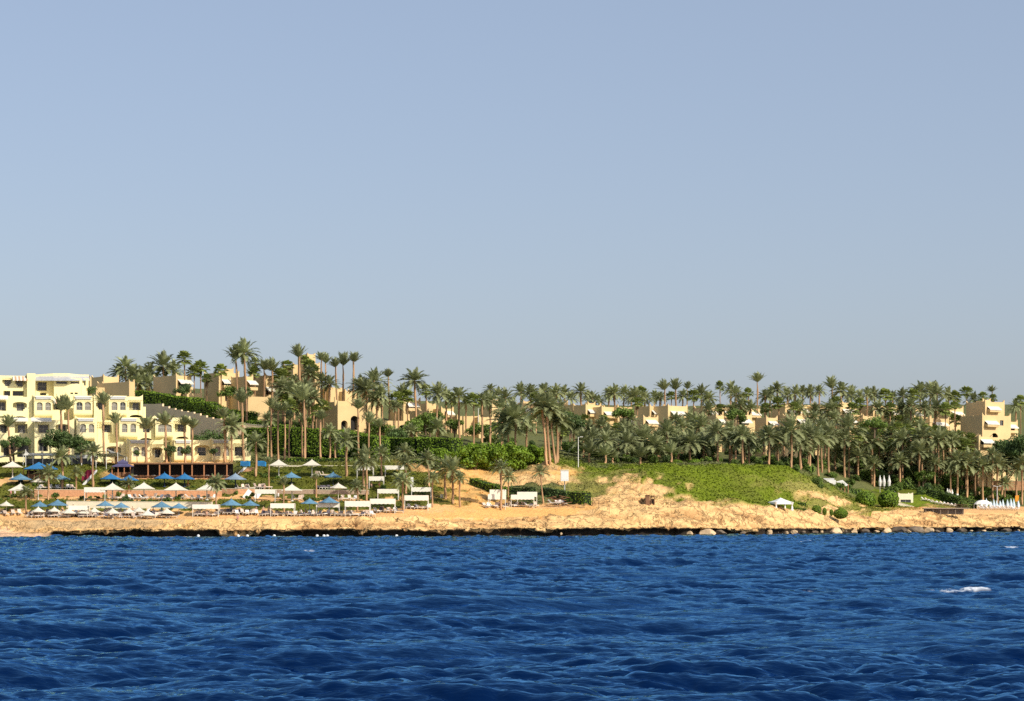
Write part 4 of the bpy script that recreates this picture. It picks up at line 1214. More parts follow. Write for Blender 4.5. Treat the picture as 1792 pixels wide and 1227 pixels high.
def wall(name, pts, top, h, th, m, label, cat='wall', group=None, ext=3.0):
    """freestanding wall through photo columns at distance; pts [(px,Y)], top photo rows"""
    for k in range(len(pts) - 1): pass
    A = P(pts[0][0], top[0], pts[0][1])
    mb = MB()
    for k in range(len(pts) - 1):
        a = P(pts[k][0], top[k], pts[k][1]) - A; b_ = P(pts[k + 1][0], top[k + 1], pts[k + 1][1]) - A
        d = Vector((b_.x - a.x, b_.y - a.y, 0)).normalized(); n_ = Vector((-d.y, d.x, 0)) * th
        hh = Vector((0, 0, h + ext))
        mb.add([a - hh, b_ - hh, b_ + n_ - hh, a + n_ - hh, a, b_, b_ + n_, a + n_], [(0, 1, 5, 4), (1, 2, 6, 5), (2, 3, 7, 6), (3, 0, 4, 7), (4, 5, 6, 7)])
        # coping
        c = Vector((0, 0, .1)); o_ = n_.normalized() * .06
        mb.add([a - o_, b_ - o_, b_ + n_ + o_, a + n_ + o_, a - o_ + c, b_ - o_ + c, b_ + n_ + o_ + c, a + n_ + o_ + c], [(0, 3, 2, 1), (0, 1, 5, 4), (1, 2, 6, 5), (2, 3, 7, 6), (3, 0, 4, 7), (4, 5, 6, 7)], 1)
    ob = mb.build(name, [m, M_cream], None, A)
    tag(ob, label, cat, group)
    return ob
# ================================================================== palms, one by one
def rows(lst, **kw):
    return [palm(*a, **kw) if not isinstance(a[-1], dict) else palm(*a[:-1], **{**kw, **a[-1]}) for a in lst]
PG = {}
# skyline palms on the left hill  (px, crown row, base None, Y, width, kind)
PG['by the left tower house'] = rows([
 (219,643,None,650,30,'d'), (208,652,None,655,26,'d'), (232,656,None,640,34,'d'), (247,660,None,638,34,'d'), (262,653,None,650,32,'d'), (285,641,None,650,38,'d'), (303,650,None,655,30,'d'),
 (240,672,None,625,30,'d'), (258,672,None,628,30,'d')])
PG['around the hilltop awning villas'] = rows([
 (323,629,None,610,26,'f'), (340,652,None,612,24,'f'), (351,645,None,615,26,'f'), (362,664,None,605,22,'f'), (387,650,None,618,24,'f'), (413,630,None,600,32,'v',{'pxb':421}), (427,619,None,598,34,'d',{'pxb':432}), (447,635,None,640,20,'f'), (446,652,None,625,22,'f')])
PG['left of the stair tower'] = rows([
 (463,648,None,625,30,'v'), (477,650,None,628,30,'v'), (489,655,None,630,26,'f'), (503,641,None,635,26,'f'), (496,660,None,615,28,'f'), (442,660,None,628,22,'v'), (515,668,None,620,26,'d')])
PG['beside the stair tower'] = rows([
 (523,626,None,600,32,'v',{'pxb':526}), (534,632,None,625,22,'f'), (543,640,None,622,24,'f'), (549,652,None,620,26,'f'), (541,655,None,610,26,'d')])
PG['right of the stair tower'] = rows([
 (562,631,None,606,26,'v'), (570,636,None,610,22,'v'), (587,643,None,612,26,'v',{'pxb':589}), (601,640,None,615,26,'v'), (619,634,None,612,28,'v')])
PG['below the stair tower'] = rows([
 (494,678,None,590,36,'d'), (508,688,None,580,34,'d'), (522,690,None,585,42,'d'), (536,684,None,590,36,'d'), (548,697,None,575,30,'d'), (563,668,None,605,26,'d'), (577,672,None,603,30,'d'), (499,700,None,580,26,'f'), (510,712,None,575,24,'f'), (566,712,None,580,26,'f'), (553,720,None,575,24,'f'), (527,705,None,580,30,'d')])
PG['right of the hill villas'] = rows([
 (628,678,None,600,34,'d',{'pxb':632}), (642,683,None,595,36,'d'), (655,668,None,600,38,'d',{'pxb':648}), (668,690,None,590,26,'d'), (660,700,None,590,30,'d'), (679,660,None,610,24,'v',{'pxb':681})])
PG['along the front of the hotel'] = rows([
 (15,747,810,None,28,'v',{'pxb':19}), (107,720,812,None,34,'v',{'pxb':110}), (119,718,812,None,28,'v',{'pxb':120}), (181,708,813,None,32,'v',{'pxb':183}), (203,742,812,None,30,'v'), (255,752,811,None,32,'v',{'pxb':257}), (290,745,811,None,32,'v',{'pxb':292}), (322,746,811,None,30,'v',{'pxb':324}), (337,750,811,None,28,'v')])
PG['at the right end of the hotel'] = rows([
 (392,732,809,None,34,'v',{'pxb':393}), (406,746,809,None,34,'d'), (424,706,808,None,36,'v',{'pxb':427})])
PG['on the left sunbathing terraces'] = rows([
 (84,830,875,None,30,'d'), (46,862,900,None,26,'d'), (108,800,857,None,34,'d'), (134,828,869,None,24,'d'), (163,792,851,None,32,'d'), (225,847,869,None,18,'d')])
PG['on the middle sunbathing terraces'] = rows([
 (379,846,898,None,26,'d'), (447,775,834,None,32,'d'), (471,812,856,None,22,'v'), (497,850,897,None,24,'v'), (553,840,874,None,18,'v'), (607,772,834,None,34,'d'), (625,852,896,None,22,'d')])
PG['behind the upper cream parasols'] = rows([
 (475,714,None,540,26,'v'), (487,720,None,536,26,'v'), (498,720,None,540,26,'v'), (507,735,None,534,22,'v',{'pxb':506}), (531,702,None,530,42,'v',{'pxb':533}), (529,740,None,545,20,'v'), (561,736,None,531,28,'v'), (577,757,None,533,24,'d'), (587,770,None,538,26,'d'), (468,735,None,548,22,'d')])
PG['left of the sandy ramp'] = rows([
 (627,716,None,533,30,'v',{'pxb':628}), (646,741,None,533,26,'v'), (664,748,None,536,28,'v'), (637,802,857,None,34,'d'), (641,812,878,None,26,'d'), (668,795,834,None,28,'d'), (708,790,None,500,30,'d',{'pxb':712}), (710,812,868,None,28,'d'), (705,842,893,None,28,'d',{'pxb':706}), (748,805,852,None,30,'d',{'pxb':750})])
PG['by the ramp foot'] = rows([
 (757,837,888,None,24,'d'), (779,820,873,None,34,'d',{'pxb':780}), (791,824,882,None,34,'d',{'pxb':792}), (805,838,888,None,26,'d'), (876,820,893,None,30,'d'), (890,834,886,None,22,'d'), (946,826,881,None,22,'d',{'pxb':951})])
PG['around the cream archway'] = rows([
 (697,700,None,590,30,'f'), (692,712,None,585,20,'d'), (725,666,None,600,38,'d',{'pxb':728}), (702,690,None,610,28,'d'), (713,695,None,608,26,'f'), (746,684,None,640,26,'f'), (766,690,None,620,34,'d',{'pxb':765}), (780,692,None,640,26,'d'), (790,700,None,640,26,'f'), (803,694,None,600,34,'d',{'pxb':805}), (690,760,None,575,26,'d'), (767,750,None,580,30,'d'), (718,755,None,580,28,'d')])
PG['left of the palm cluster'] = rows([
 (816,705,None,640,24,'d'), (829,702,None,598,28,'f'), (843,700,None,600,30,'d'), (858,682,None,700,20,'d'), (857,702,None,610,28,'d'), (871,692,None,690,24,'d'), (885,697,None,680,28,'d'), (878,716,None,600,36,'d'), (903,733,None,560,60,'d'), (888,742,None,565,50,'d'), (922,742,None,570,44,'d'), (912,687,None,700,28,'d'), (929,688,None,690,28,'d'), (938,700,None,680,26,'f')])
PG['in the lawn edge cluster'] = rows([
 (948,712,815,None,50,'d',{'pxb':956}), (957,716,813,None,44,'d',{'pxb':963}), (963,720,812,None,38,'d',{'pxb':972}), (975,735,811,None,36,'d',{'pxb':974}), (980,742,811,None,34,'d',{'pxb':976})])
# skyline of the grove
sky_r = [(952,686,26,'d'),(966,694,22,'f'),(974,687,26,'d'),(988,688,24,'d'),(1000,697,24,'d'),(1016,686,30,'d'),(1028,695,22,'d'),(1037,699,24,'d'),(1048,702,20,'d'),(1066,691,26,'d'),(1075,689,24,'d'),(1092,688,28,'d'),(1105,696,22,'d'),
         (1112,694,26,'d'),(1123,687,20,'f'),(1128,698,26,'d'),(1146,695,26,'d'),(1155,696,22,'d'),(1163,683,24,'v'),(1175,695,18,'f'),(1182,683,24,'v'),(1203,681,20,'v'),(1195,693,22,'d'),(1214,694,26,'f'),(1228,690,26,'d'),(1240,698,22,'d'),
         (1260,677,18,'f'),(1279,682,26,'d'),(1288,690,24,'d'),(1302,698,22,'f'),(1310,688,18,'f'),(1326,669,26,'v'),(1339,694,24,'d'),(1360,682,28,'d'),(1348,690,26,'d'),(1378,692,26,'d'),(1392,690,26,'d'),(1405,686,24,'d'),(1418,688,26,'d'),(1434,685,22,'d'),
         (1456,680,24,'v'),(1472,684,26,'d'),(1490,692,26,'d'),(1505,694,22,'d'),(1518,690,24,'d'),(1530,692,26,'d'),(1550,692,24,'f'),(1562,696,22,'d'),(1580,694,26,'d'),(1598,692,24,'f'),(1610,685,32,'d'),(1628,688,34,'d'),(1640,690,30,'d'),(1660,694,26,'d'),(1672,696,20,'f'),(1692,688,22,'f'),(1704,700,24,'d'),(1721,695,20,'f'),(1736,686,18,'v'),(1738,698,14,'f'),(1786,702,20,'f'),(1778,712,24,'d')]
lm = [(1060, 'left of the broad awning'), (1160, 'over the first awnings'), (1250, 'near three upswept palms'), (1335, 'near the tallest palm'), (1440, 'past the tallest palm'), (1545, 'of the middle grove'), (1650, 'left of the stepped villa'), (1800, 'at the right edge')]
for k, (px_, py_, w_, kd) in enumerate(sky_r):
    p_ = palm(px_, py_, None, 725 + (k * 37) % 60, w_, kd)
    for lim, nm in lm:
        if px_ < lim:
            PG.setdefault('on the skyline ' + nm, []).append(p_); break
# grove interior: rows that rise up the slope behind the mound
r5 = random.Random(21)
VW = [(1126,1148,733,750),(1138,1156,706,722),(1170,1200,706,722),(1255,1280,730,752),(1300,1316,728,748),(1340,1362,735,750),(1390,1410,726,744),(1482,1504,728,745),(1516,1535,728,742),(1025,1050,705,722),(1054,1078,705,722),(1630,1656,734,752),(1722,1770,705,765),(1716,1738,762,785),(1693,1716,720,765),(1630,1650,780,796),(1080,1100,706,722),(1343,1358,790,805)]
def covers(px_, pc, w_):
    for (a, b_, c, d_) in VW:
        if a - w_ * .42 < px_ < b_ + w_ * .42 and c - w_ * .3 < pc < d_ + w_ * .25: return True
    return False
def grove(n0, n1, step, Y, pc, w, label, mixf=.2, jit=7, kinds='d', chk=True):
    out = []; x = n0
    while x < n1:
        px_ = x + r5.uniform(-step * .35, step * .35); w_ = w * r5.uniform(.85, 1.15); c_ = pc + r5.uniform(-jit, jit)
        if not chk or not covers(px_, c_, w_):
            kd = 'f' if r5.random() < mixf else kinds
            out.append(palm(px_, c_, None, Y + (0 if Y > 660 and px_ < 1490 else min(1, max(0, (px_ - 1430) / 70)) * (52 if Y < 660 else 0)) + r5.uniform(-10, 10), w_ * (.75 if kd == 'f' else 1), kd))
        x += step
    PG.setdefault(label, []).extend(out)
DENSE = 'crowded in the date grove behind the green mound'
grove(985, 1110, 24, 690, 716, 28, DENSE); grove(1110, 1700, 21, 690, 712, 28, DENSE, .35)
grove(1000, 1680, 25, 650, 734, 30, DENSE, .3)
grove(985, 1680, 23, 620, 752, 34, DENSE, .2)
grove(1015, 1660, 27, 600, 768, 38, DENSE, .1)
fr_ = [(1060,772,36),(1075,790,34),(1098,776,40),(1122,770,40),(1145,780,38),(1168,757,40),(1186,778,38),(1208,775,40),(1232,782,36),(1255,757,40),(1278,757,36),(1286,772,34),(1300,762,38),(1311,775,34),(1345,764,40),(1362,775,38),(1384,755,42),(1402,782,36),(1432,772,38),(1443,757,44),(1462,790,34),(1485,750,44),(1478,786,36)]
PG['on the brow of the mound'] = [palm(a, b_, None, 577 + (k * 7) % 12 + (max(0, (a - 1380) * .35) if a < 1442 else 62), w_, 'd') for k, (a, b_, w_) in enumerate(fr_)]
grove(1030, 1180, 24, 575, 800, 34, 'at the grove left end', 0, kinds='y')
FG = 'among the villas at the grove right end'
grove(1500, 1700, 14, 662, 758, 26, FG, 1.0, jit=12, chk=False); grove(1490, 1690, 15, 662, 785, 26, FG, 1.0, jit=12, chk=False); grove(1510, 1690, 20, 690, 732, 22, FG, 1.0, jit=8); grove(1180, 1480, 34, 640, 745, 22, 'dotted through the middle of the grove', 1.0, jit=14)
# behind the lawn at the right
grove(1500, 1700, 17, 668, 800, 30, 'behind the lawn', .1, jit=9)
grove(1500, 1690, 19, 690, 778, 32, 'behind the lawn', .25, jit=8)
fr2 = [(1574,808,34),(1580,800,30),(1609,792,36),(1627,806,32),(1637,812,30),(1645,806,30),(1664,818,24),(1671,822,22),(1675,806,32),(1684,824,22),(1692,812,36),(1707,818,34),(1720,816,32),(1726,812,26),(1746,812,30),(1753,822,26),(1759,846,24),(1779,822,34),(1788,812,30),(1650,818,26),(1529,812,30),(1516,822,28),(1502,800,30)]
PG['behind the folded parasols'] = [palm(a, b_, None, 640 + (k * 11) % 22, w_, 'd') for k, (a, b_, w_) in enumerate(fr2)]
PG['below the stepped villa'] = rows([(1650,762,None,650,28,'d'), (1668,770,None,652,32,'d'), (1690,782,None,650,28,'f'), (1712,802,None,648,26,'d'), (1737,796,None,650,28,'d')])

# ------------------------------------------------------------------ names and labels for the palms
ORD = ['first', 'second', 'third', 'fourth', 'fifth', 'sixth', 'seventh', 'eighth', 'ninth', 'tenth', 'eleventh', 'twelfth', 'thirteenth', 'fourteenth', 'fifteenth', 'sixteenth', 'seventeenth', 'eighteenth', 'nineteenth', 'twentieth', 'twenty-first', 'twenty-second', 'twenty-third', 'twenty-fourth']
info = {e.name: (px_, pc, Y_, kd, h_) for (e, px_, pc, Y_, kd, h_) in PALMS}
def px_of(o):
    return o.location.x / o.location.y * F + 896
def rank_label(objs, what, where, cat, group):
    """what(o) -> adjective phrase; the rank from the left inside its own landmark tells look-alikes apart"""
    objs = sorted(objs, key=px_of); n = len(objs)
    for i, o in enumerate(objs):
        k = 'leftmost' if i == 0 and n > 1 else ('rightmost' if i == n - 1 and n > 1 else (ORD[i] + ' from left' if n > 1 else ''))
        tag(o, (what(o) + (', ' + k + ' ' if k else ' ') + where).strip(), cat, group)
def palm_what(o):
    _, _, _, kd, h_ = info[o.name]
    t_ = 'tall' if h_ > 11 else ('short' if h_ < 6 else 'medium')
    return {'d': t_ + ' full-crowned date palm', 'v': t_ + ' upswept date palm', 'f': t_ + ' fan palm', 'y': 'young bushy date palm'}[kd]
for where, objs in PG.items():
    if where in (DENSE, FG) or 'dotted' in where or where.startswith('behind the lawn'):
        for o in objs:
            kd = info[o.name][3]
            tag(o, ('fan palm ' if kd == 'f' else 'date palm ') + where, 'palm tree', ('fan palms ' if kd == 'f' else 'date palms ') + where)
    else:
        rank_label(objs, palm_what, where, 'palm tree', 'palms ' + where)

# ================================================================== hedges and trees
def gpath(l):
    return [G(a, Y_) for a, Y_ in l]
# long clipped bank behind the white parasols, darker on the shaded flank
hedge('clipped_hedge', [P(436, 790, 566), P(520, 795, 556), P(600, 796, 550)], [6.0, 6.6, 6.0], 5, M_hedge, 'long clipped hedge behind the tall slim palms', 'hedge', size=.30)
hedge('clipped_hedge', [P(596, 800, 562), P(668, 802, 546)], [7.0, 5.2], 5, M_hedge, 'hedge block below the arched gatehouse', 'hedge', size=.30)
hedge('clipped_hedge', [P(664, 806, 562), P(740, 806, 548), P(800, 806, 542)], [5.8, 5.6, 5.4], 5, M_hedge, 'bright topped long hedge under the cream archway', 'hedge', size=.30)
hedge('clipped_hedge', [P(500, 815, 530), P(640, 815, 530)], [1.9, 1.9], 1.6, M_hedge, 'low dark hedge along the white terrace wall', 'hedge', size=.22)
hedge('clipped_hedge', [P(650, 822, 530), P(740, 822, 526), P(768, 830, 520)], [2.2, 2.4, 4.6], 2, M_hedge, 'low hedge ending in a tall clipped block near the ramp', 'hedge', size=.22)
for k, (a, b_, Y_, h_, w_, lb) in enumerate([(765, 842, 538, 9.0, 7.0, 'leftmost of the big round leafy trees over the rocks'), (795, 848, 533, 10.0, 8.0, 'second big round leafy tree over the rocks'), (832, 846, 532, 11.0, 9.0, 'broad leafy tree behind the boulder slope'), (868, 842, 533, 10.5, 9.0, 'broad leafy tree just left of the lone tall palm group'), (905, 838, 535, 10.0, 9.0, 'leafy tree with bright green top, right end of the big trees'), (935, 828, 540, 7.5, 6.5, 'small leafy tree closing the tree bank on the right')]):
    round_tree('leafy_tree', P(a, b_, Y_), h_, w_, h_ * .85, lb, 'tree', M_hedge, seed=40 + k, group='leafy trees above the sandy ramp', lumps=16, n=4200, size=.30, lobe=.46)
hedge('clipped_hedge', [P(828, 864, 513), P(862, 872, 505), P(884, 874, 500)], [3.6, 3.4, 2.6], 3.0, M_hedge, 'dark clipped hedge beside the sandy ramp', 'hedge', size=.24)
hedge('clipped_hedge', [P(884, 884, 506), P(935, 884, 503)], [4.2, 4.0], 3.2, M_leaf, 'dark hedge behind the two white canopies', 'hedge', size=.24)
hedge('clipped_hedge', [P(950, 884, 507), P(996, 884, 503)], [4.2, 3.2], 3.0, M_leaf, 'dark shrubs below the white lookout box', 'hedge', size=.24)
hedge('clipped_hedge', [P(999, 884, 500), P(1029, 885, 497)], [3.1, 3.0], 3.4, M_hedge, 'dark green boxy hedge at the left foot of the mound', 'hedge', size=.20)
# garden bank over the stepped wall
hedge('clipped_hedge', [P(248, 712, 606), P(300, 716, 598), P(345, 722, 588)], [4.6, 3.6, 3.8], 5, M_hedge, 'bright hedge on top of the stepped garden wall', 'hedge', size=.3)
hedge('clipped_hedge', [P(340, 734, 588), P(372, 738, 578), P(398, 745, 572)], [4.6, 5.0, 3.6], 4, M_hedge, 'hedge running down behind the stepped garden wall', 'hedge', size=.3)
hedge('clipped_hedge', [P(400, 735, 600), P(450, 738, 600)], [3.0, 2.4], 3, M_hedge, 'small hedge right of the stepped wall', 'hedge', size=.28)
wall('garden_wall', [(385, 568), (430, 566), (470, 562)], [748, 742, 746], 8, .4, M_taupe, 'dark grey retaining wall behind the slim palms', ext=1)
hedge('clipped_hedge', [P(436, 760, 572), P(470, 762, 566), P(505, 765, 560)], [3.5, 3.4, 3.0], 3, M_hedge, 'hedge above the dark grey retaining wall', 'hedge', size=.28)
round_tree('leafy_tree', P(345, 806, 556), 7.5, 11, 6, 'dark shaded shrubbery right of the hotel, left half', 'tree', M_leaf, seed=5, lumps=14, n=2600)
round_tree('leafy_tree', P(375, 806, 558), 8.0, 10, 6.5, 'dark shaded shrubbery right of the hotel, middle', 'tree', M_leaf, seed=6, lumps=14, n=2600)
round_tree('leafy_tree', P(408, 806, 558), 7.5, 10, 6, 'dark shaded shrubbery right of the hotel, right half', 'tree', M_leaf, seed=7, lumps=14, n=2600)
# hotel forecourt trees
round_tree('leafy_tree', P(103, 808, 518), 7.4, 9.2, 4.4, 'wide dark tree in front of the yellow hotel', 'tree', M_leaf, seed=11, n=4200, lumps=18, size=.24)
round_tree('leafy_tree', P(142, 808, 519), 6.2, 5.8, 3.6, 'smaller dark tree joined to the wide one at the hotel', 'tree', M_leaf, seed=12, n=2400, size=.22)
round_tree('leafy_tree', P(24, 806, 520), 6.0, 10, 3.2, 'flowering dark tree at the left edge below the hotel', 'tree', M_leaf, seed=13, n=3000, lumps=14, size=.22)
round_tree('leafy_tree', P(325, 807, 527), 4.0, 3.2, 2.8, 'small round tree before the third hotel bay', 'tree', M_leaf, seed=14, n=900, size=.16, lumps=8, trunk_r=.1)
round_tree('leafy_tree', P(374, 807, 527), 3.2, 2.4, 2.2, 'small dark tree before the right hotel bay', 'tree', M_leaf, seed=15, n=800, size=.16, lumps=8, trunk_r=.1)
round_tree('leafy_tree', P(240, 808, 526), 3.2, 2.4, 1.8, 'thin white-stemmed tree before the left hotel bay', 'tree', M_leaf, seed=16, n=500, size=.15, lumps=7, trunk_r=.08)
round_tree('leafy_tree', P(298, 808, 527), 4.6, 3.0, 3.6, 'slim dark tree between two hotel bays', 'tree', M_leaf, seed=17, n=900, size=.16, lumps=9, trunk_r=.1)
round_tree('roof_tree', P(108, 697, 551), 2.2, 3.4, 2.0, 'pot tree on the hotel roof terrace, left one', 'tree', M_leaf, seed=18, n=600, size=.16, lumps=8, trunk_r=.07)
round_tree('roof_tree', P(158, 694, 551), 3.0, 4.4, 2.6, 'pot tree on the hotel roof terrace, right one', 'tree', M_leaf, seed=19, n=800, size=.16, lumps=9, trunk_r=.08)
round_tree('leafy_tree', P(318, 694, 600), 4.2, 5.6, 4.0, 'round dark tree before the awning villa on the hill', 'tree', M_leaf, seed=20, n=1500, size=.22)
round_tree('leafy_tree', P(396, 700, 602), 4.2, 5.6, 3.8, 'pale bushy tree under the arch villa on the hill', 'tree', M_bushg, seed=21, n=1500, size=.22)
round_tree('leafy_tree', P(428, 700, 600), 4.0, 4.2, 3.6, 'dark tree right of the tall palm pair', 'tree', M_leaf, seed=22, n=1200, size=.2)
# big dark trees at the right edge
for k, (a, b_, Y_, h_, w_, lb) in enumerate([(1762, 838, 655, 13, 11, 'big dark tree at the right edge, nearest to the stepped villa'), (1790, 838, 650, 15, 12, 'big dark tree cut by the right edge'), (1745, 815, 662, 9, 8, 'dark tree left of the big one at the right edge')]):
    round_tree('leafy_tree', P(a, b_, Y_), h_, w_, h_ * .85, lb, 'tree', M_leaf, seed=60 + k, lumps=18, n=4200, size=.34, group='dark trees at the right edge')
# bright grove trees
for k, (a, b_, Y_, h_, w_, lb) in enumerate([(1000, 765, 600, 8, 8, 'glossy dark tree behind the lamp post'), (1105, 802, 590, 5.5, 6, 'yellow green shrub tree in the grove left part'), (1230, 805, 588, 5.5, 9, 'bright shrub tree behind the two round bushes'), (1290, 745, 625, 5, 8, 'bright leafy tree between two awning villas'), (1530, 765, 640, 6, 8, 'dark leafy tree under the oval window villa'), (1092, 740, 640, 5, 7, 'leafy tree below the broad awning villa'), (1140, 800, 590, 5, 7, 'yellow green tree beside a thick trunk'), (745, 760, 600, 6, 9, 'bright bush tree right of the cream archway'), (722, 765, 592, 5, 6, 'dark bushy tree right of the arch')]):
    round_tree('leafy_tree', P(a, b_, Y_), h_, w_, h_ * .8, lb, 'tree', M_bushg if k != 0 else M_leaf, seed=80 + k, n=2200, size=.26)
r5b = random.Random(8)
for k in range(66):
    a = r5b.choice([r5b.uniform(650, 880), r5b.uniform(1490, 1720), r5b.uniform(1490, 1720), r5b.uniform(1010, 1690), r5b.uniform(440, 620)]); Y_ = r5b.uniform(598, 650) if a > 700 else r5b.uniform(570, 600)
    if a > 1470: Y_ += 35
    g = G(a, Y_); round_tree('leafy_tree', g - Vector((0, 0, .2)), r5b.uniform(3.5, 6.5), r5b.uniform(5, 8), r5b.uniform(3.2, 4.6), ('leafy tree tucked among the grove palms' if a > 880 else 'leafy tree tucked among the hillside palms'), 'tree', M_bushg if k % 3 else M_leaf, seed=120 + k, n=1300, size=.26, lumps=10, group=('leafy trees among the grove palms' if a > 880 else 'leafy trees among the hillside palms'))
# clipped bushes
def ball(px_, pb, Y_, wpx, hpx, lb, cat='bush', group=None, src=None, name='clipped_bush'):
    o = link(name, (src or BALL)[len(lb) % 2], None, P(px_, pb, Y_), rng.uniform(0, 6)); s_ = Y_ / F
    o.scale = (wpx * s_ / 2.0, wpx * s_ / 2.0, hpx * s_ / 1.95)
    return tag(o, lb, cat, group)
hs_x = HIT(1185, 822).y
ball(1185, 821, 572, 22, 17, 'round clipped bush on the mound, left of the pair'); ball(1216, 821, 572, 26, 18, 'round clipped bush on the mound, right of the pair')
ball(1515, 890, 588, 37, 31, 'left one of the two big rounded hedge blocks', name='clipped_hedge', cat='hedge')
ball(1555, 890, 590, 37, 32, 'right one of the two big rounded hedge blocks', name='clipped_hedge', cat='hedge')
hedge('garden_shrubs', [P(1462, 890, 606), P(1500, 892, 612)], [6.2, 5.6], 4, M_bushg, 'loose shrubs between the mound and the clipped blocks', 'shrub', size=.28)
ball(1429, 901, 545, 17, 17, 'dark clipped ball bush beside the white gazebo'); ball(1443, 902, 545, 8, 14, 'tall egg shaped bush right of the dark ball'); ball(1455, 903, 545, 7, 12, 'small clipped bush on the rocks'); ball(1471, 908, 547, 26, 18, 'wide dark bush low on the rocks')
ball(1471, 896, 552, 9, 8, 'tiny clipped bush above the wide dark one')
hedge('clipped_hedge', [P(1384, 893, 546), P(1411, 893, 545)], [2.0, 2.0], 2, M_hedge, 'low hedge just right of the white gazebo', 'hedge', size=.18)
hedge('clipped_hedge', [P(1388, 900, 540), P(1412, 900, 539)], [1.6, 1.6], 1.6, M_hedge, 'low grey green hedge in front of the gazebo hedge', 'hedge', size=.18)
hedge('clipped_hedge', [P(1610, 884, 625), P(1650, 884, 622), P(1702, 892, 612)], [5.0, 3.8, 2.6], 4, M_bushg, 'sloping green bank hedge above the reed screen', 'hedge', size=.26)
# undergrowth between the trunks
r6 = random.Random(4)
UG = [('along the sunbathing terraces', 0, 440, 476, 500, 60, 9), ('along the lawn terraces', 440, 760, 478, 512, 42, 9), ('between the trunks on the brow of the mound', 1040, 1480, 570, 605, 50, 15), ('behind the lawn under the palms', 1490, 1790, 636, 690, 50, 20), ('deep in the grove among the villas', 985, 1690, 606, 660, 50, 20), ('on the hilltop below the villas', 150, 660, 585, 640, 22, 15), ('above the long clipped hedge', 640, 980, 565, 640, 16, 15)]
for where, a, b_, ya, yb, n_, w_ in UG:
    for k in range(n_):
        px_ = a + (b_ - a) * (k + r6.random()) / n_; Y_ = r6.uniform(ya, yb)
        if where.startswith('between') and px_ > 1440: Y_ += 25
        g = G(px_, Y_)
        o = link('garden_bush', (BUSH + DBUSH[:1])[r6.randrange(5)], None, g - Vector((0, 0, .2)), r6.uniform(0, 6)); s_ = w_ * r6.uniform(.7, 1.5) * Y_ / F
        o.scale = (s_ * .6, s_ * .6, s_ * r6.uniform(.5, .8))
        tag(o, 'leafy garden bush ' + where, 'bush', 'garden bushes ' + where)
# ================================================================== beach furniture
M_umw = mat("cream_parasol_cloth", (0.80, 0.74, 0.60), rough=0.9, noise=0.08, scale=1.5, trans=0.2, rnd=.05)
M_canv = mat("white_canopy_cloth", (0.84, 0.79, 0.66), rough=0.9, noise=0.04, scale=1.0)
M_umb = mat("blue_parasol_cloth", (0.13, 0.27, 0.38), rough=0.85, noise=0.25, scale=1.5, trans=0.15, rnd=.1)
M_umd = mat("deep_blue_cloth", (0.03, 0.17, 0.37), rough=0.8, noise=0.15, scale=1.0, trans=0.1)
M_umg = mat("grey_blue_cloth", (0.24, 0.32, 0.40), rough=0.85, noise=0.2, scale=1.0, trans=0.1)
M_purp = mat("purple_blue_tiles", (0.085, 0.08, 0.16), rough=0.8, noise=0.2, scale=1.5)
M_pole = mat("cream_pole_paint", (0.74, 0.70, 0.60), rough=0.6, noise=0.05, scale=2)
M_poled = mat("dark_blue_pole_paint", (0.03, 0.045, 0.08), rough=0.6, noise=0.1, scale=2)
M_cush = mat("lounger_cushion", (0.60, 0.46, 0.36), rough=0.9, noise=0.15, scale=3, rnd=.35)
M_cushw = mat("white_towel_cloth", (0.78, 0.74, 0.68), rough=0.9, noise=0.1, scale=3, rnd=.15)
M_cushd = mat("dark_lounger_cushion", (0.10, 0.085, 0.10), rough=0.9, noise=0.2, scale=3, rnd=.3)
M_terra = mat("terracotta_stone", (0.55, 0.30, 0.16), rough=0.9, noise=0.2, scale=2)
M_red = mat("dark_red_cloth", (0.26, 0.02, 0.05), rough=0.85, noise=0.15, scale=2)
M_cyan = mat("bright_blue_panel", (0.03, 0.28, 0.62), rough=0.5, noise=0.08, scale=1)
M_pblue = mat("pale_blue_cloth", (0.55, 0.68, 0.74), rough=0.9, noise=0.08, scale=2, rnd=.06)
M_orange = mat("orange_cloth", (0.75, 0.30, 0.03), rough=0.85, noise=0.1, scale=2)
M_reed = mat("weathered_reed", (0.36, 0.27, 0.19), rough=0.95, noise=0.3, scale=4, bump=.03)
M_post = mat("rust_painted_post", (0.42, 0.19, 0.09), rough=0.8, noise=0.15, scale=2)

def pyr(mb, r, h, z0, sides=8, mi=0, val=0.0, sag=0.12, rot=0.0):
    """tent-like canopy with a slight sag and a valance"""
    ring = lambda rr, z: [(rr * math.cos(rot + 2 * math.pi * i / sides), rr * math.sin(rot + 2 * math.pi * i / sides), z) for i in range(sides)]
    V_ = ring(r, z0 - val) + ring(r, z0) + ring(r * .5, z0 + h * (.5 - sag)) + [(0, 0, z0 + h)]
    fs = []
    for i in range(sides):
        j = (i + 1) % sides
        fs += [(i, j, j + sides, i + sides), (sides + i, sides + j, 2 * sides + j, 2 * sides + i), (2 * sides + i, 2 * sides + j, 3 * sides)]
    # underside, a few centimetres below
    n0 = 3 * sides + 1
    V_ += ring(r * .97, z0 - .04) + [(0, 0, z0 + h - .08)]
    for i in range(sides): fs.append((n0 + (i + 1) % sides, n0 + i, n0 + sides))
    mb.add(V_, fs, mi)

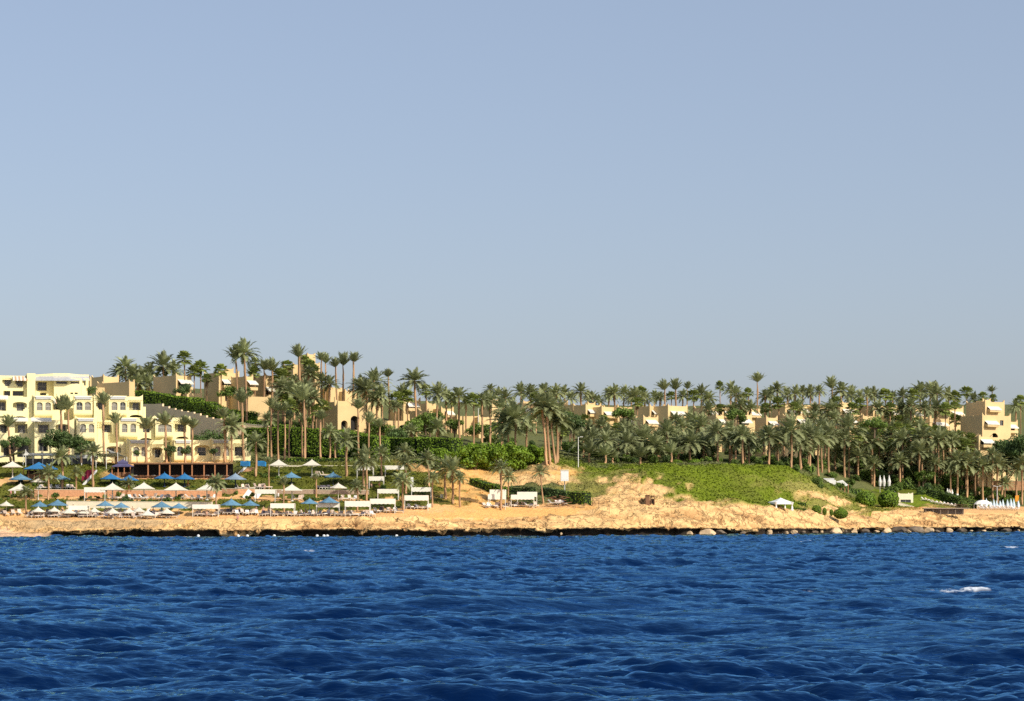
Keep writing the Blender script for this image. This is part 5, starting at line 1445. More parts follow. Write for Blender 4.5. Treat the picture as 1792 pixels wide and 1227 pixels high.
def parasol_meshes(r, h, zc, cloth, polem, sides=8, val=.12, pr=.09, ribs=True):
    a = MB(); pyr(a, r, h, zc, sides, 0, val, rot=math.pi / sides)
    b_ = MB(); b_.tube((0, 0, -.1), (0, 0, zc + h - .1), pr, pr * .8, 8); b_.tube((0, 0, -.05), (0, 0, .12), pr * 3.2, pr * 3.0, 10)
    c = MB()
    for i in range(sides):
        t_ = math.pi / sides + 2 * math.pi * i / sides
        c.tube((0, 0, zc + h * .5), (r * .95 * math.cos(t_), r * .95 * math.sin(t_), zc - .06), .03, .03, 4)
    f_ = MB(); f_.tube((0, 0, zc + h - .06), (0, 0, zc + h + .22), .07, .02, 6)
    return a.mesh('canopy', [cloth]), b_.mesh('pole', [polem]), c.mesh('rib', [polem]), f_.mesh('finial', [cloth])
PARA = {}
def parasol(kind, px_, apex, wpx, base, Y_=None, poledx=None):
    """kind picks cloth; size is fixed by the photo"""
    g = HIT(px_, base) if Y_ is None else Vector((px2x(px_, Y_), Y_, py2z(base, Y_)))
    s_ = g.y / F; r_ = wpx * s_ / 2; tot = (base - apex) * s_
    cloth = {'w': M_umw, 'b': M_umb, 'd': M_umd, 'g': M_umg, 's': M_umw}[kind]; pm = {'w': M_pole, 'b': M_poled if apex < 860 else M_umg, 'd': M_poled, 'g': M_poled, 's': M_pole}[kind]
    hh = min(r_ * (.52 if kind != 's' else .62), tot * .55)
    sides = 4 if kind in 'w' and wpx > 36 else 8
    ms = parasol_meshes(r_ * (1.12 if sides == 4 else 1.0), hh, tot - hh - .15, cloth, pm, sides, .14, .14 if wpx > 34 else .06)
    e = empty('parasol', g, 0)
    cn = link('canopy', ms[0], e); link('pole', ms[1], e)
    if kind != 's': link('frame_rib', ms[2], e)
    link('finial', ms[3], cn)
    return e
def group_parasols(l, what, where, cat='parasol'):
    es = [parasol(*a) for a in l]
    rank_label(es, lambda o: what, where, cat, 'parasols ' + where)
group_parasols([('w',197,844,45,873),('w',252,843,42,873),('w',308,844,47,874),('w',362,845,40,875),('w',36,845,45,871)], 'large square cream parasol', 'on the middle terrace')
group_parasols([('w',67,835,26,874),('w',11,876,28,897)], 'cream parasol', 'at the left edge of the terraces')
group_parasols([('w',488,803,39,835),('w',546,803,38,835)], 'large cream parasol', 'on the upper lawn')
group_parasols([('w',511,846,42,877),('w',592,844,33,876)], 'large cream parasol', 'on the lower lawn')
group_parasols([('w',22,806,38,836)], 'cream parasol left of the deep blue pavilion', '')
group_parasols([('s',67,886,25,906),('s',95,886,23,905),('s',120,888,27,906),('s',146,889,24,905),('s',165,887,24,904)], 'small cream sunshade', 'on the left of the crowded deck')
group_parasols([('s',197,888,27,908),('s',226,888,26,906),('s',243,886,25,903),('s',258,891,29,908),('s',292,888,28,907)], 'small cream sunshade', 'on the right of the crowded deck')
group_parasols([('b',70,876,33,902),('b',101,873,37,902),('b',184,875,32,900),('b',212,878,32,901),('b',283,876,38,901),('b',313,879,32,901)], 'blue thatched parasol', 'behind the crowded deck')
group_parasols([('b',405,872,40,897),('b',438,874,34,897)], 'blue parasol', 'between the two cream canopies')
group_parasols([('b',542,871,33,902),('b',576,868,38,902)], 'blue parasol', 'by the lower lawn canopies')
group_parasols([('b',36,828,42,846),('b',106,828,34,857)], 'blue parasol on a dark pole', 'below the blue pavilion')
group_parasols([('d',194,827,38,848),('d',226,830,34,850),('d',288,826,38,852),('d',323,827,38,852)], 'deep blue parasol', 'below the long pergola')
group_parasols([('g',412,827,40,857)], 'grey blue parasol at the end of the pergola', '')
group_parasols([('b',510,825,36,847),('b',583,825,33,848)], 'faded blue parasol', 'on the hedge terrace')

# cream sun canopies on four legs
def canopy(px0, px1, pt, pb, lean=0, val=None):
    pm = (px0 + px1) / 2; g = HIT(pm, pb); s_ = g.y / F; w_ = (px1 - px0) * s_; h = (pb - pt) * s_
    e = empty('sun_canopy', g); dp = 2.4; v_ = min(1.3, h * .37)
    mb = MB(); mb.box(-w_ / 2, w_ / 2, -dp / 2, dp / 2, h - .1, h)
    n_ = 12
    for k in range(n_):      # hanging front and back cloth with soft folds
        for yy, vv in ((-dp / 2, v_), (dp / 2, v_ * .8)):
            a = -w_ / 2 + w_ * k / n_; b_ = -w_ / 2 + w_ * (k + 1) / n_; o_ = .03 if k % 2 else 0
            mb.box(a, b_, yy - .03, yy + .02, h - vv - (.06 if k % 2 else 0), h - .102)
    mb.build('cloth_roof', [M_canv], e)
    for sx in (-1, 1):
        for sy in (-1, 1):
            lb_ = MB(); lb_.box(sx * (w_ / 2 - .08) - .06, sx * (w_ / 2 - .08) + .06, sy * (dp / 2 - .1) - .06, sy * (dp / 2 - .1) + .06, -1.2, h - .104)
            lb_.build('leg', [M_pole], e)
    return e
cl = [((149,188,853,876),(338,384,883,903)), ]
def canopies(l, what, where):
    rank_label([canopy(*a) for a in l], lambda o: what, where, 'canopy', 'canopies ' + where)
canopies([(149,186,853,876)], 'cream canopy left of the first square parasol on the middle terrace', '')
canopies([(122,155,885,905),(338,384,883,903)], 'cream canopy', 'on the crowded deck')
canopies([(447,483,857,876),(474,516,881,903),(554,594,880,901),(604,648,877,903)], 'cream four-legged canopy', 'along the lower lawn')
canopies([(625,654,816,834),(674,711,815,833),(646,672,834,854)], 'cream canopy', 'on the upper lawn')
canopies([(661,698,856,876),(720,755,853,873),(648,692,873,897),(708,750,867,891)], 'cream canopy', 'near the ramp palms')
canopies([(857,886,857,881),(854,885,865,889),(894,935,866,888),(905,940,861,884)], 'white canopy', 'on the sand right of the ramp')

# loungers -------------------------------------------------------------
def lounger_mesh(seed, cm):
    r = random.Random(seed); mb = MB()
    for sx in (-.3, .3):
        for yy in (-.8, .75): mb.box(sx - .03, sx + .03, yy - .03, yy + .03, 0, .3, 1)
    mb.box(-.34, .34, -.95, .95, .3, .36, 1)
    mb.box(-.31, .31, -.94, .25, .363, .46, 0)
    a = R(r.choice([25, 45, 55, 65])); M_ = Matrix.Translation((0, .25, .4)) @ Matrix.Rotation(a, 4, 'X')
    mb.box(-.31, .31, 0, .75, -.03, .07, 0, M_); mb.box(-.32, .32, 0, .78, -.07, -.033, 1, M_)
    return mb.mesh('sun_lounger', [cm, M_pole])
LNG = [lounger_mesh(i, m_) for i, m_ in enumerate([M_cush, M_cushw, M_cushd, M_cush, M_cush, M_cushd])]
r7 = random.Random(77)
def loungers(px0, px1, n_, pb, where, jy=1.0, pick=None, pb1=None):
    for k in range(n_):
        t_ = (k + .5 + r7.uniform(-.25, .25)) / n_; px_ = px0 + (px1 - px0) * t_
        g = HIT(px_, (pb + (pb1 - pb) * t_ if pb1 else pb) + r7.uniform(-jy, jy))
        o = link('sun_lounger', LNG[pick[k % len(pick)] if pick else r7.randrange(6)], None, g + Vector((0, 0, .03)), r7.uniform(-.6, .6) + (math.pi / 2 if r7.random() < .3 else 0))
        o.scale = (1.15,) * 3
        tag(o, 'sun lounger ' + where, 'sun lounger', 'sun loungers ' + where)
loungers(-30, 42, 6, 902, 'at the left edge below the cream parasol'); loungers(46, 190, 24, 905, 'packed on the left of the crowded deck', 1.5); loungers(190, 306, 20, 906, 'packed on the right of the crowded deck', 1.5)
loungers(50, 300, 26, 900.5, 'in the back row of the crowded deck', 1.2); loungers(340, 384, 7, 903.5, 'under the cream canopy right of the deck', .8); loungers(388, 452, 11, 901, 'around the two blue parasols by the rocks', 1)
loungers(455, 520, 10, 903, 'at the left lower lawn canopy', .8); loungers(522, 600, 12, 903, 'around the blue parasols of the lower lawn', .8); loungers(602, 655, 8, 903, 'at the right lower lawn canopy', .8)
loungers(655, 702, 7, 897, 'under the canopy left of the ramp palms', .8); loungers(708, 752, 6, 891, 'under the last canopy before the ramp', .8, [2, 1]); loungers(846, 886, 6, 889, 'under the two canopies on the sand', .8); loungers(892, 940, 7, 887.5, 'under the low wide canopies on the sand', .8, [0, 1, 2]); loungers(962, 990, 4, 884, 'in white beside the dark hedge', .5, [1])
loungers(66, 130, 8, 857, 'above the terracotta wall', .8, [1, 4]); loungers(196, 300, 12, 874, 'on the middle terrace lawn', .8, [1, 4, 0]); loungers(300, 380, 7, 874, 'right on the middle terrace lawn', .8, [1, 4]); loungers(446, 470, 4, 856, 'on the lawn beside the slim palm', .5, [0, 3])
loungers(514, 534, 3, 876, 'under the lower lawn parasol, left', .4, [0]); loungers(594, 622, 4, 876, 'right of the lower lawn parasol', .4, [0, 1]); loungers(550, 574, 3, 834, 'beside the upper lawn parasol', .4, [0]); loungers(415, 442, 4, 857, 'on the terracotta terrace end', .4, [0]); loungers(555, 580, 4, 856, 'in the hedge niche', .4, [2])

# low walls ---------------------------------------------------------------
wall('low_wall', [(116, 471.5), (240, 471.5), (372, 471.5)], [877.5, 878.5, 879], 1.0, .4, M_cream, 'long low cream wall behind the crowded deck', ext=.6)
wall('low_wall', [(60, 488), (200, 488), (330, 488), (388, 488)], [857, 858, 858.5, 859], .9, .4, M_terra, 'low terracotta wall across the middle terrace', ext=.6)
wall('low_wall', [(388, 491), (416, 490), (446, 491)], [855, 856, 856], 1.1, .4, M_terra, 'tall end of the terracotta wall by the leaning boards', ext=.6)
wall('low_wall', [(170, 510), (300, 510), (390, 510)], [837.5, 838, 838.2], .5, .4, M_cream, 'thin cream edge wall under the pergola', ext=.5)
wall('low_wall', [(478, 519), (560, 519), (684, 518)], [814.8, 815, 815.5], .6, .4, M_cream, 'white edge wall of the upper lawn', ext=.5)
wall('low_wall', [(446, 487), (540, 487), (646, 488)], [857, 857.5, 858.5], .6, .4, M_reed, 'grey stone wall above the lower lawn', ext=.3)
wall('stone_wall', [(70, 459.5), (180, 459.5), (250, 459.5), (302, 460)], [911, 910.5, 910, 909.5], .9, .6, M_reed, 'rubble stone retaining wall edging the crowded deck', ext=.8)
for k, (a, b_, pt, pb, lb) in enumerate([(423, 432, 858, 872, 'white slab ramp leaning on the terracotta wall, left one'), (444, 450, 858, 872, 'white slab ramp leaning on the terracotta wall, right one')]):
    g = HIT((a + b_) / 2, pb); s_ = g.y / F; mb = MB(); M_ = Matrix.Rotation(R(35), 4, 'Y') @ Matrix.Rotation(R(-15), 4, 'X'); mb.box(-.5, .5, -.08, .08, 0, 2.2, 0, M_)
    tag(mb.build('white_board', [M_white], None, g), lb, 'board')
# blue pavilion --------------------------------------------------------------
g = HIT(68, 838); s_ = g.y / F; e = empty('pavilion', g); tag(e, 'wide open pavilion under a bright blue tent roof', 'pavilion')
for dx, r_, hh, nm in ((0, 36 * s_, 12 * s_, 'tent_roof'), (16 * s_, 20 * s_, 9 * s_, 'tent_roof')):
    mb = MB(); pyr(mb, r_, hh, 17.5 * s_, 4, 0, .15, rot=math.pi / 4 + .25); o = mb.build(nm, [M_umd], e); o.location = (dx, 0 if dx == 0 else 1.5, 0)
for k in range(6):
    mb = MB(); x_ = (-24 + k * 9.6) * s_; mb.box(x_ - .08, x_ + .08, -2, -1.84, -.2, 17 * s_); mb.build('post', [M_brown], e)
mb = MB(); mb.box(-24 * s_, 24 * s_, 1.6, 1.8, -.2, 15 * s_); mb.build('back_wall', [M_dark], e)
mb = MB(); mb.box(-20 * s_, 20 * s_, -.6, .1, -.2, 1.1); mb.build('counter', [M_brown], e)
# purple roofed hut
g = HIT(215, 835); s_ = g.y / F; e = empty('beach_bar', g); tag(e, 'open bar hut with a two-tier purple blue roof', 'bar hut')
mb = MB(); pyr(mb, 27 * s_, 9 * s_, 19 * s_, 4, 0, .2, rot=math.pi / 4 + .2); mb.build('lower_roof', [M_purp], e)
mb = MB(); pyr(mb, 13 * s_, 5 * s_, 26.5 * s_, 4, 0, .4, rot=math.pi / 4 + .2); mb.build('upper_roof', [M_purp], e)
for k in range(4):
    mb = MB(); x_ = (-16 + k * 10.6) * s_; mb.box(x_ - .1, x_ + .1, -2.2, -2.0, -.2, 19 * s_); mb.build('post', [M_post], e)
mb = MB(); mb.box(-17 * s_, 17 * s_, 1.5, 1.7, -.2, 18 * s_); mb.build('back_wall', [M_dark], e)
mb = MB(); mb.box(-14 * s_, 14 * s_, -1.4, -.8, -.2, 1.1); mb.build('counter', [M_brown], e)
# long pergola terrace -------------------------------------------------------
A = P(226, 837, 509); s_ = 509 / F; e = empty('pergola', A); tag(e, 'long shaded restaurant pergola with rust coloured posts', 'pergola')
mb = MB(); mb.box(0, 176 * s_, 0, 6, 25.3 * s_, 26.4 * s_); mb.box(0, 176 * s_, -.15, -.003, 24.6 * s_, 26.8 * s_); mb.build('roof', [M_brown], e)
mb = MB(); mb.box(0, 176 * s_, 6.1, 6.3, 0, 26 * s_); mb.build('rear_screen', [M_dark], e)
for ppx in (259, 279, 297, 319, 336, 357, 376, 397):
    mb = MB(); x_ = (ppx - 226) * s_; mb.box(x_ - .13, x_ + .13, .02, .28, -.4, 25.2 * s_); mb.build('post', [M_post], e)
mb = MB(); mb.box(0, 176 * s_, -.2, -.05, 3.5 * s_, 4.3 * s_)
for k in range(70): mb.box(k * 2.5 * s_, k * 2.5 * s_ + .06, -.16, -.08, -.2, 3.5 * s_)
mb.build('railing', [M_brown], e)
mb = MB(); mb.box(-1, 178 * s_, -.4, 6.4, -2.0, -.03); mb.build('deck', [M_terra], e)
for k in range(16):      # tables inside
    x_ = (8 + k * 10.6) * s_; tb = empty('dining_table', (A.x + x_, A.y + r7.uniform(1.2, 4.6), A.z - .02)); tag(tb, 'dining table under the long pergola', 'table', 'dining tables under the pergola')
    mb = MB(); mb.tube((0, 0, .72), (0, 0, .77), .55, .55, 12); mb.build('table_top', [M_cushw if k % 3 == 0 else M_post], tb)
    mb = MB(); mb.tube((0, 0, 0), (0, 0, .715), .06, .05, 6); mb.build('leg', [M_brown], tb)
# white glass marquee and sails in front of the hotel
A = P(-10, 812, 522); s_ = 522 / F; e = empty('white_marquee', A); tag(e, 'low white flat-roofed pool bar in front of the hotel', 'marquee')
mb = MB(); mb.box(48 * s_, 112 * s_, 0, 5, 15 * s_, 19 * s_); mb.box(115 * s_, 175 * s_, .5, 5, 10 * s_, 16 * s_, 1); mb.build('roof', [M_white, M_grey], e)
for k in range(8):
    mb = MB(); x_ = (50 + k * 17) * s_; mb.box(x_, x_ + .15, .1, .25, -.3, (15 if k < 4 else 10) * s_); mb.build('post', [M_white], e)
mb = MB(); mb.box(50 * s_, 172 * s_, 3, 3.1, -.3, 9.9 * s_); mb.build('glazing', [M_glass], e)
def sail(p, label):
    mb = MB(); c = sum((Vector(q) for q in p), Vector()) / len(p); c.z -= .25; n_ = len(p); pts = [Vector(q) for q in p]
    mb.add(pts + [c] + [q - Vector((0, 0, .04)) for q in pts] + [c - Vector((0, 0, .04))], [(i, (i + 1) % n_, n_) for i in range(n_)] + [(n_ + 1 + (i + 1) % n_, n_ + 1 + i, 2 * n_ + 1) for i in range(n_)])
    o_ = pts[0].copy(); mb.v = [(v[0] - o_.x, v[1] - o_.y, v[2] - o_.z) for v in mb.v]
    ee = empty('shade_sail', o_); tag(ee, label, 'shade sail', 'white shade sails in front of the hotel')
    mb.build('sail_cloth', [M_white], ee)
    for q in pts[:4]:
        gz = GZ(q.x, q.y); m2 = MB(); m2.tube(q - o_ + Vector((0, 0, .05)), (q.x - o_.x, q.y - o_.y, gz - o_.z - .2), .07, .07, 6); m2.build('mast', [M_white], ee)
sail([P(-20, 806, 516), P(45, 787, 518), P(48, 792, 526), P(-15, 800, 526)], 'white shade sail rising to the right at the left edge')
sail([P(168, 795, 518), P(206, 792, 520), P(218, 800, 526), P(170, 799, 526)], 'white shade sail left of the purple roofed bar')
sail([P(186, 785, 520), P(222, 800, 522), P(205, 802, 527)], 'small triangular sail against the hotel arch')
# red carpeted stair
A = HIT(140, 852); s_ = A.y / F; e = empty('red_stair', A); tag(e, 'stair with dark red side cloth and white stringer', 'stair')
mb = MB(); mb.prism([(0, 4 * s_), (13 * s_, 14 * s_), (26 * s_, 30 * s_), (9 * s_, 30 * s_), (0, 18 * s_)], 2.0, 2.1); mb.build('side_cloth', [M_red], e)
mb = MB(); mb.prism([(-2 * s_, -2 * s_), (2 * s_, -2 * s_), (28 * s_, 27 * s_), (28 * s_, 30 * s_), (26 * s_, 30 * s_), (-2 * s_, 0)], 1.2, 1.4)
for k in range(12): mb.box((-1 + k * 2.2) * s_, (1.4 + k * 2.2) * s_, 1.401, 1.99, (-1.6 + k * 2.35) * s_, (-1 + k * 2.35) * s_)
mb.build('steps', [M_white], e)
# hotel steps on the right with orange flank
A = HIT(412, 834); s_ = A.y / F; e = empty('stone_stair', A); tag(e, 'white and terracotta stair going up right of the pergola', 'stair')
mb = MB(); mb.prism([(-2 * s_, 0), (3 * s_, 0), (20 * s_, 16 * s_), (14 * s_, 16 * s_)], .5, .9); mb.build('white_flank', [M_white], e)
mb = MB(); mb.prism([(3.5 * s_, 0), (22 * s_, 4 * s_), (32 * s_, 16 * s_), (20.6 * s_, 16 * s_)], .9, 1.3); mb.build('terracotta_flank', [M_terra], e)
for (a, b_, pt, pb, lb) in ((421, 437, 808, 817.5, 'bright blue cover above the terracotta stair'), (451, 465, 807.5, 818, 'bright blue cover right of the stair palm')):
    Y_ = 521; s2 = Y_ / F; mb = MB(); mb.box(0, (b_ - a) * s2, 0, 1.2, 0, (pb - pt) * s2); mb.box(-.06, (b_ - a) * s2 + .06, -.06, 1.26, (pb - pt) * s2 + .003, (pb - pt) * s2 + .1); mb.box(.15, (b_ - a) * s2 - .15, -.03, -.003, .15, (pb - pt) * s2 - .15, 1)
    tag(mb.build('blue_cover', [M_cyan, M_umd], None, P(a, pb, Y_)), lb, 'cover')
# white notice board near the ramp palms
g = HIT(721, 855); s_ = g.y / F; mb = MB(); mb.box(-2.4 * s_, 2.4 * s_, 0, .15, .4, 20 * s_); mb.box(-.05, .05, .16, .3, -.4, 15 * s_)
tag(mb.build('white_board', [M_white], None, g), 'tall white board standing behind the canopies', 'board')
for (ppx, ppy, lb) in ((773, 872, 'small cream service box left of the ramp'), (752.5, 888, 'small cream box beside the last canopy'), (497, 903, 'white box at the edge of the lower lawn sand')):
    g = HIT(ppx, ppy); s_ = g.y / F; mb = MB(); mb.box(-2.6 * s_, 2.6 * s_, 0, .7, 0, 6.5 * s_); mb.box(-2.8 * s_, 2.8 * s_, -.05, .75, 6.5 * s_ + .003, 7 * s_)
    tag(mb.build('service_box', [M_cream], None, g), lb, 'box')
# white lookout box on a pole --------------------------------------------------
g = HIT(988, 868); s_ = g.y / F; e = empty('lookout_box', g); tag(e, 'white square box raised on a thin pole beside the mound', 'lookout box')
hb = (868 - 842) * s_; ht = (868 - 824) * s_
mb = MB(); mb.box(-6.8 * s_, 6.8 * s_, -.9, .9, hb, ht); mb.box(-6.0 * s_, 6.2 * s_, -.93, -.903, hb + .25, ht - .25); mb.build('box_body', [M_white], e)
mb = MB(); mb.box(-7.2 * s_, 7.2 * s_, -1.0, 1.0, ht + .003, ht + .25); mb.build('box_lid', [M_cream], e)
mb = MB(); mb.tube((0, 0, -1), (0, 0, hb - .003), .12, .1, 8); mb.build('pole', [M_grey], e)
# rough timber stack and stones next to it
g = HIT(980, 887)
mb = MB()
for k in range(16):
    M_ = Matrix.Translation((r7.uniform(-2.2, 2.0), r7.uniform(0, 1.2), .2 + k * .14)) @ Matrix.Rotation(r7.uniform(-.3, .3), 4, 'Y') @ Matrix.Rotation(r7.uniform(-.3, .3), 4, 'Z')
    mb.box(-1.2, 1.2, -.09, .09, -.06, .06, 0, M_)
tag(mb.build('timber_pile', [M_brown], None, g), 'pile of brown planks beside the dark boxy hedge', 'timber pile', kind=None)
# lamp posts
def lamp(ppx, pb, pt, lb, double=False, Y_=None):
    g = HIT(ppx, pb) if Y_ is None else P(ppx, pb, Y_); h = (pb - pt) * g.y / F; e = empty('street_lamp', g); tag(e, lb, 'street lamp')
    mb = MB(); mb.tube((0, 0, -.4), (0, 0, h), .10, .07, 8); mb.build('post', [M_white], e)
    for sx in ((-1, 1) if double else (1,)):
        m2 = MB(); m2.tube((0, 0, h - .1), (sx * .8, 0, h + .05), .04, .04, 6); m2.box(sx * .8 - .35, sx * .8 + .35, -.15, .15, h, h + .13); m2.build('lamp_head', [M_white], e)
lamp(1012, 818, 765, 'tall thin white lamp post on the lawn edge')
lamp(1745, 886, 851, 'white double-headed lamp among the folded parasols', True, 622)
lamp(1559, 868, 861, 'short white lamp between the clipped hedge blocks', False, 600)
lamp(837, 745, 715, 'slim lamp behind the long low villa', False, 630)
# cabin on the rocks
g = HIT(1138, 885); s_ = g.y / F; e = empty('wooden_hut', g); tag(e, 'small brown wooden hut standing on the rocks', 'hut')
mb = MB(); mb.prism([(-8 * s_, -.4), (-.8 * s_, -.4), (-.8 * s_, 18 * s_), (-8 * s_, 18 * s_)], 0, 1.8); mb.build('closed_half', [M_brown], e)
mb = MB(); mb.prism([(.8 * s_, -.4), (8 * s_, -.4), (8 * s_, 17 * s_), (.8 * s_, 17 * s_)], .3, .45, 0, [arch(2 * s_, 6.8 * s_, .2, 15.5 * s_, .6)])
mb.box(.8 * s_, 1.1 * s_, .45, 1.8, -.4, 17 * s_); mb.box(7.7 * s_, 8 * s_, .45, 1.8, -.4, 17 * s_); mb.build('open_half', [M_brown], e)
mb = MB(); mb.box(1.3 * s_, 7.6 * s_, 1.6, 1.75, -.3, 12 * s_); mb.build('inner_door', [M_reed], e)
mb = MB(); mb.box(-8.6 * s_, 8.6 * s_, -.2, 2.0, 18.05 * s_, 18.9 * s_); mb.build('roof', [M_brown], e)
# rope fence on the rocks
es = []
for (ppx, pb, hp) in ((1048, 890, 17), (1066, 899, 17), (1037, 885, 14)):
    g = HIT(ppx, pb); mb = MB(); mb.tube((0, 0, -.5), (0, 0, hp * g.y / F), .07, .06, 6); mb.tube((0, 0, hp * g.y / F - .002), (0, 0, hp * g.y / F + .08), .1, .05, 6)
    es.append(mb.build('fence_post', [M_brown], None, g))
rank_label(es, lambda o: 'dark post', 'on the rocks below the mound', 'post', 'posts on the rocks')
# white gazebo
g = HIT(1366, 889); s_ = g.y / F; e = empty('gazebo', g); tag(e, 'white square gazebo tent with tied curtains on the green slope', 'gazebo')
mb = MB(); pyr(mb, 19.5 * s_ * 1.2, 8 * s_, 10 * s_, 4, 0, .5, rot=math.pi / 4 + .3); mb.build('tent_roof', [M_white], e)
for sx, sy in ((-1, -1), (1, -1), (1, 1), (-1, 1)):
    p_ = Matrix.Rotation(.3, 4, 'Z') @ Vector((sx * 15 * s_, sy * 15 * s_, 0))
    mb = MB(); mb.tube((p_.x, p_.y, 10 * s_), (p_.x, p_.y, 4 * s_), .45, .14, 8); mb.tube((p_.x, p_.y, 4 * s_ - .002), (p_.x, p_.y, -.6), .14, .38, 8); mb.build('curtain', [M_white], e)
# white beach restaurant roofs behind the mound
A = P(1424, 855, 603); s_ = A.y / F; e = empty('beach_restaurant', A); tag(e, 'white low restaurant roof with draped cloth behind the mound', 'restaurant')
mb = MB(); mb.box(2 * s_, 36 * s_, 0, 6, 15 * s_, 18 * s_, 1); mb.box(4 * s_, 38 * s_, -.8, -.003, 6 * s_, 14.8 * s_); mb.build('roof', [M_white, M_grey], e)
mb = MB(); mb.prism([(38 * s_, 12 * s_), (56 * s_, 4 * s_), (60 * s_, 6 * s_), (50 * s_, 15 * s_)], -.5, -.4); mb.build('draped_cloth', [M_white], e)
for k in range(6):
    mb = MB(); x_ = (30 + k * 6) * s_; mb.box(x_, x_ + .2, .2, .4, -2, 14.9 * s_ if k < 2 else 8 * s_); mb.build('post', [M_post], e)
for k, ppx in enumerate((1540, 1547, 1556)):
    mb = MB(); mb.tube((0, 0, 0), (0, 0, 1.3), .32, .5, 8); mb.tube((0, 0, 1.3), (0, 0, 3.2), .5, .05, 8); mb.tube((0, 0, -2), (0, 0, -.003), .06, .06, 6)
    tag(mb.build('folded_parasol', [M_cushw], None, P(ppx, 851, 628)), 'folded white parasol right of the beach restaurant', 'parasol', 'folded white parasols right of the beach restaurant')
# folded parasols --------------------------------------------------------------
def folded(ppx, pb, hp, cloth, Y_):
    g = P(ppx, pb, Y_); g.z = max(g.z, GZ(g.x, g.y) - .05); s_ = Y_ / F; h = hp * s_; e = empty('folded_parasol', g)
    mb = MB(); n_ = 10; rr = 3.1 * s_
    vs = []
    for (f_, q) in ((.12, .9), (.3, 1.0), (.6, .62), (.85, .3), (1.0, .06)):
        for i in range(n_):
            a = 2 * math.pi * i / n_; q2 = q * rr * (1.12 if i % 2 else .8)
            vs.append((q2 * math.cos(a), q2 * math.sin(a), h * f_))
    fs = [(k * n_ + i, k * n_ + (i + 1) % n_, (k + 1) * n_ + (i + 1) % n_, (k + 1) * n_ + i) for k in range(4) for i in range(n_)] + [tuple(range(n_ - 1, -1, -1)), tuple(range(4 * n_, 5 * n_))]
    mb.add(vs, fs); mb.build('folded_cloth', [cloth], e)
    mb = MB(); mb.tube((0, 0, -.3), (0, 0, h * .13), .06, .06, 6); mb.tube((0, 0, -.05), (0, 0, .1), .35, .33, 8); mb.build('stand', [M_pole], e)
    return e
rank_label([folded(a, b_, c, M_pblue, 618) for a, b_, c in ((1717,889,14),(1726,888,16),(1734,890,13),(1739,892,17),(1744,890,14),(1750,889,13),(1755,890,16),(1763,889,15),(1769,890,18),(1774,891,18),(1782,890,15))], lambda o: 'folded pale blue parasol', 'near the right edge', 'parasol', 'folded pale blue parasols near the right edge')
rank_label([folded(a, 870 + k * .8, 13, M_cushw, 640) for k, a in enumerate((1658,1662,1666,1675))], lambda o: 'folded white parasol', 'above the sloping bank', 'parasol', 'folded white parasols above the bank')
# marquee tent near the right
g = P(1720, 889, 612); s_ = g.y / F; e = empty('white_tent', g); tag(e, 'white domed tent left of the folded blue parasols', 'tent')
mb = MB(); n_ = 10; rr = 16 * s_
vs = []
for j, (f_, q) in enumerate(((.45, 1), (.72, .8), (.92, .5), (1.0, .0))):
    for i in range(n_): vs.append((q * rr * math.cos(2 * math.pi * i / n_), q * rr * .5 * math.sin(2 * math.pi * i / n_), f_ * 14 * s_))
mb.add(vs, [(k * n_ + i, k * n_ + (i + 1) % n_, (k + 1) * n_ + (i + 1) % n_, (k + 1) * n_ + i) for k in range(3) for i in range(n_)]); mb.build('tent_roof', [M_white], e)
for k in range(5):
    a = math.pi * (1.0 + k / 4); mb = MB(); mb.tube((rr * .97 * math.cos(a), rr * .48 * math.sin(a), -.5), (rr * .97 * math.cos(a), rr * .48 * math.sin(a), 6.2 * s_), .07, .07, 6); mb.build('pole', [M_white], e)
# orange screen
g = P(1780, 889, 608); s_ = g.y / F; e = empty('orange_screen', g); tag(e, 'orange cloth screen on a post at the right edge', 'screen')
mb = MB(); mb.prism([(-3.2 * s_, 11 * s_), (2.2 * s_, 12 * s_), (3.4 * s_, 22 * s_), (-3.2 * s_, 21.5 * s_)], 0, .06); mb.build('cloth_panel', [M_orange], e)
mb = MB(); mb.tube((0, .13, -.4), (0, .13, 21 * s_), .06, .06, 6); mb.build('post', [M_brown], e)
def deckchairs(px0, px1, n_, pb, Y_, where, m_i):
    for k in range(n_):
        p_ = P(px0 + (px1 - px0) * k / max(1, n_ - 1), pb, Y_); p_.z = GZ(p_.x, p_.y) + .02
        o = link('sun_lounger', LNG[m_i[k % len(m_i)]], None, p_, R(60) + r7.uniform(-.1, .1)); o.scale = (1.2,) * 3
        tag(o, 'sun lounger ' + where, 'sun lounger', 'sun loungers ' + where)
deckchairs(1718, 1730, 5, 889, 604, 'in front of the domed tent', [1, 4]); deckchairs(1738, 1776, 11, 892, 604, 'before the folded blue parasols', [1, 4]); deckchairs(1618, 1690, 12, 887, 612, 'above the reed screen', [1, 4])
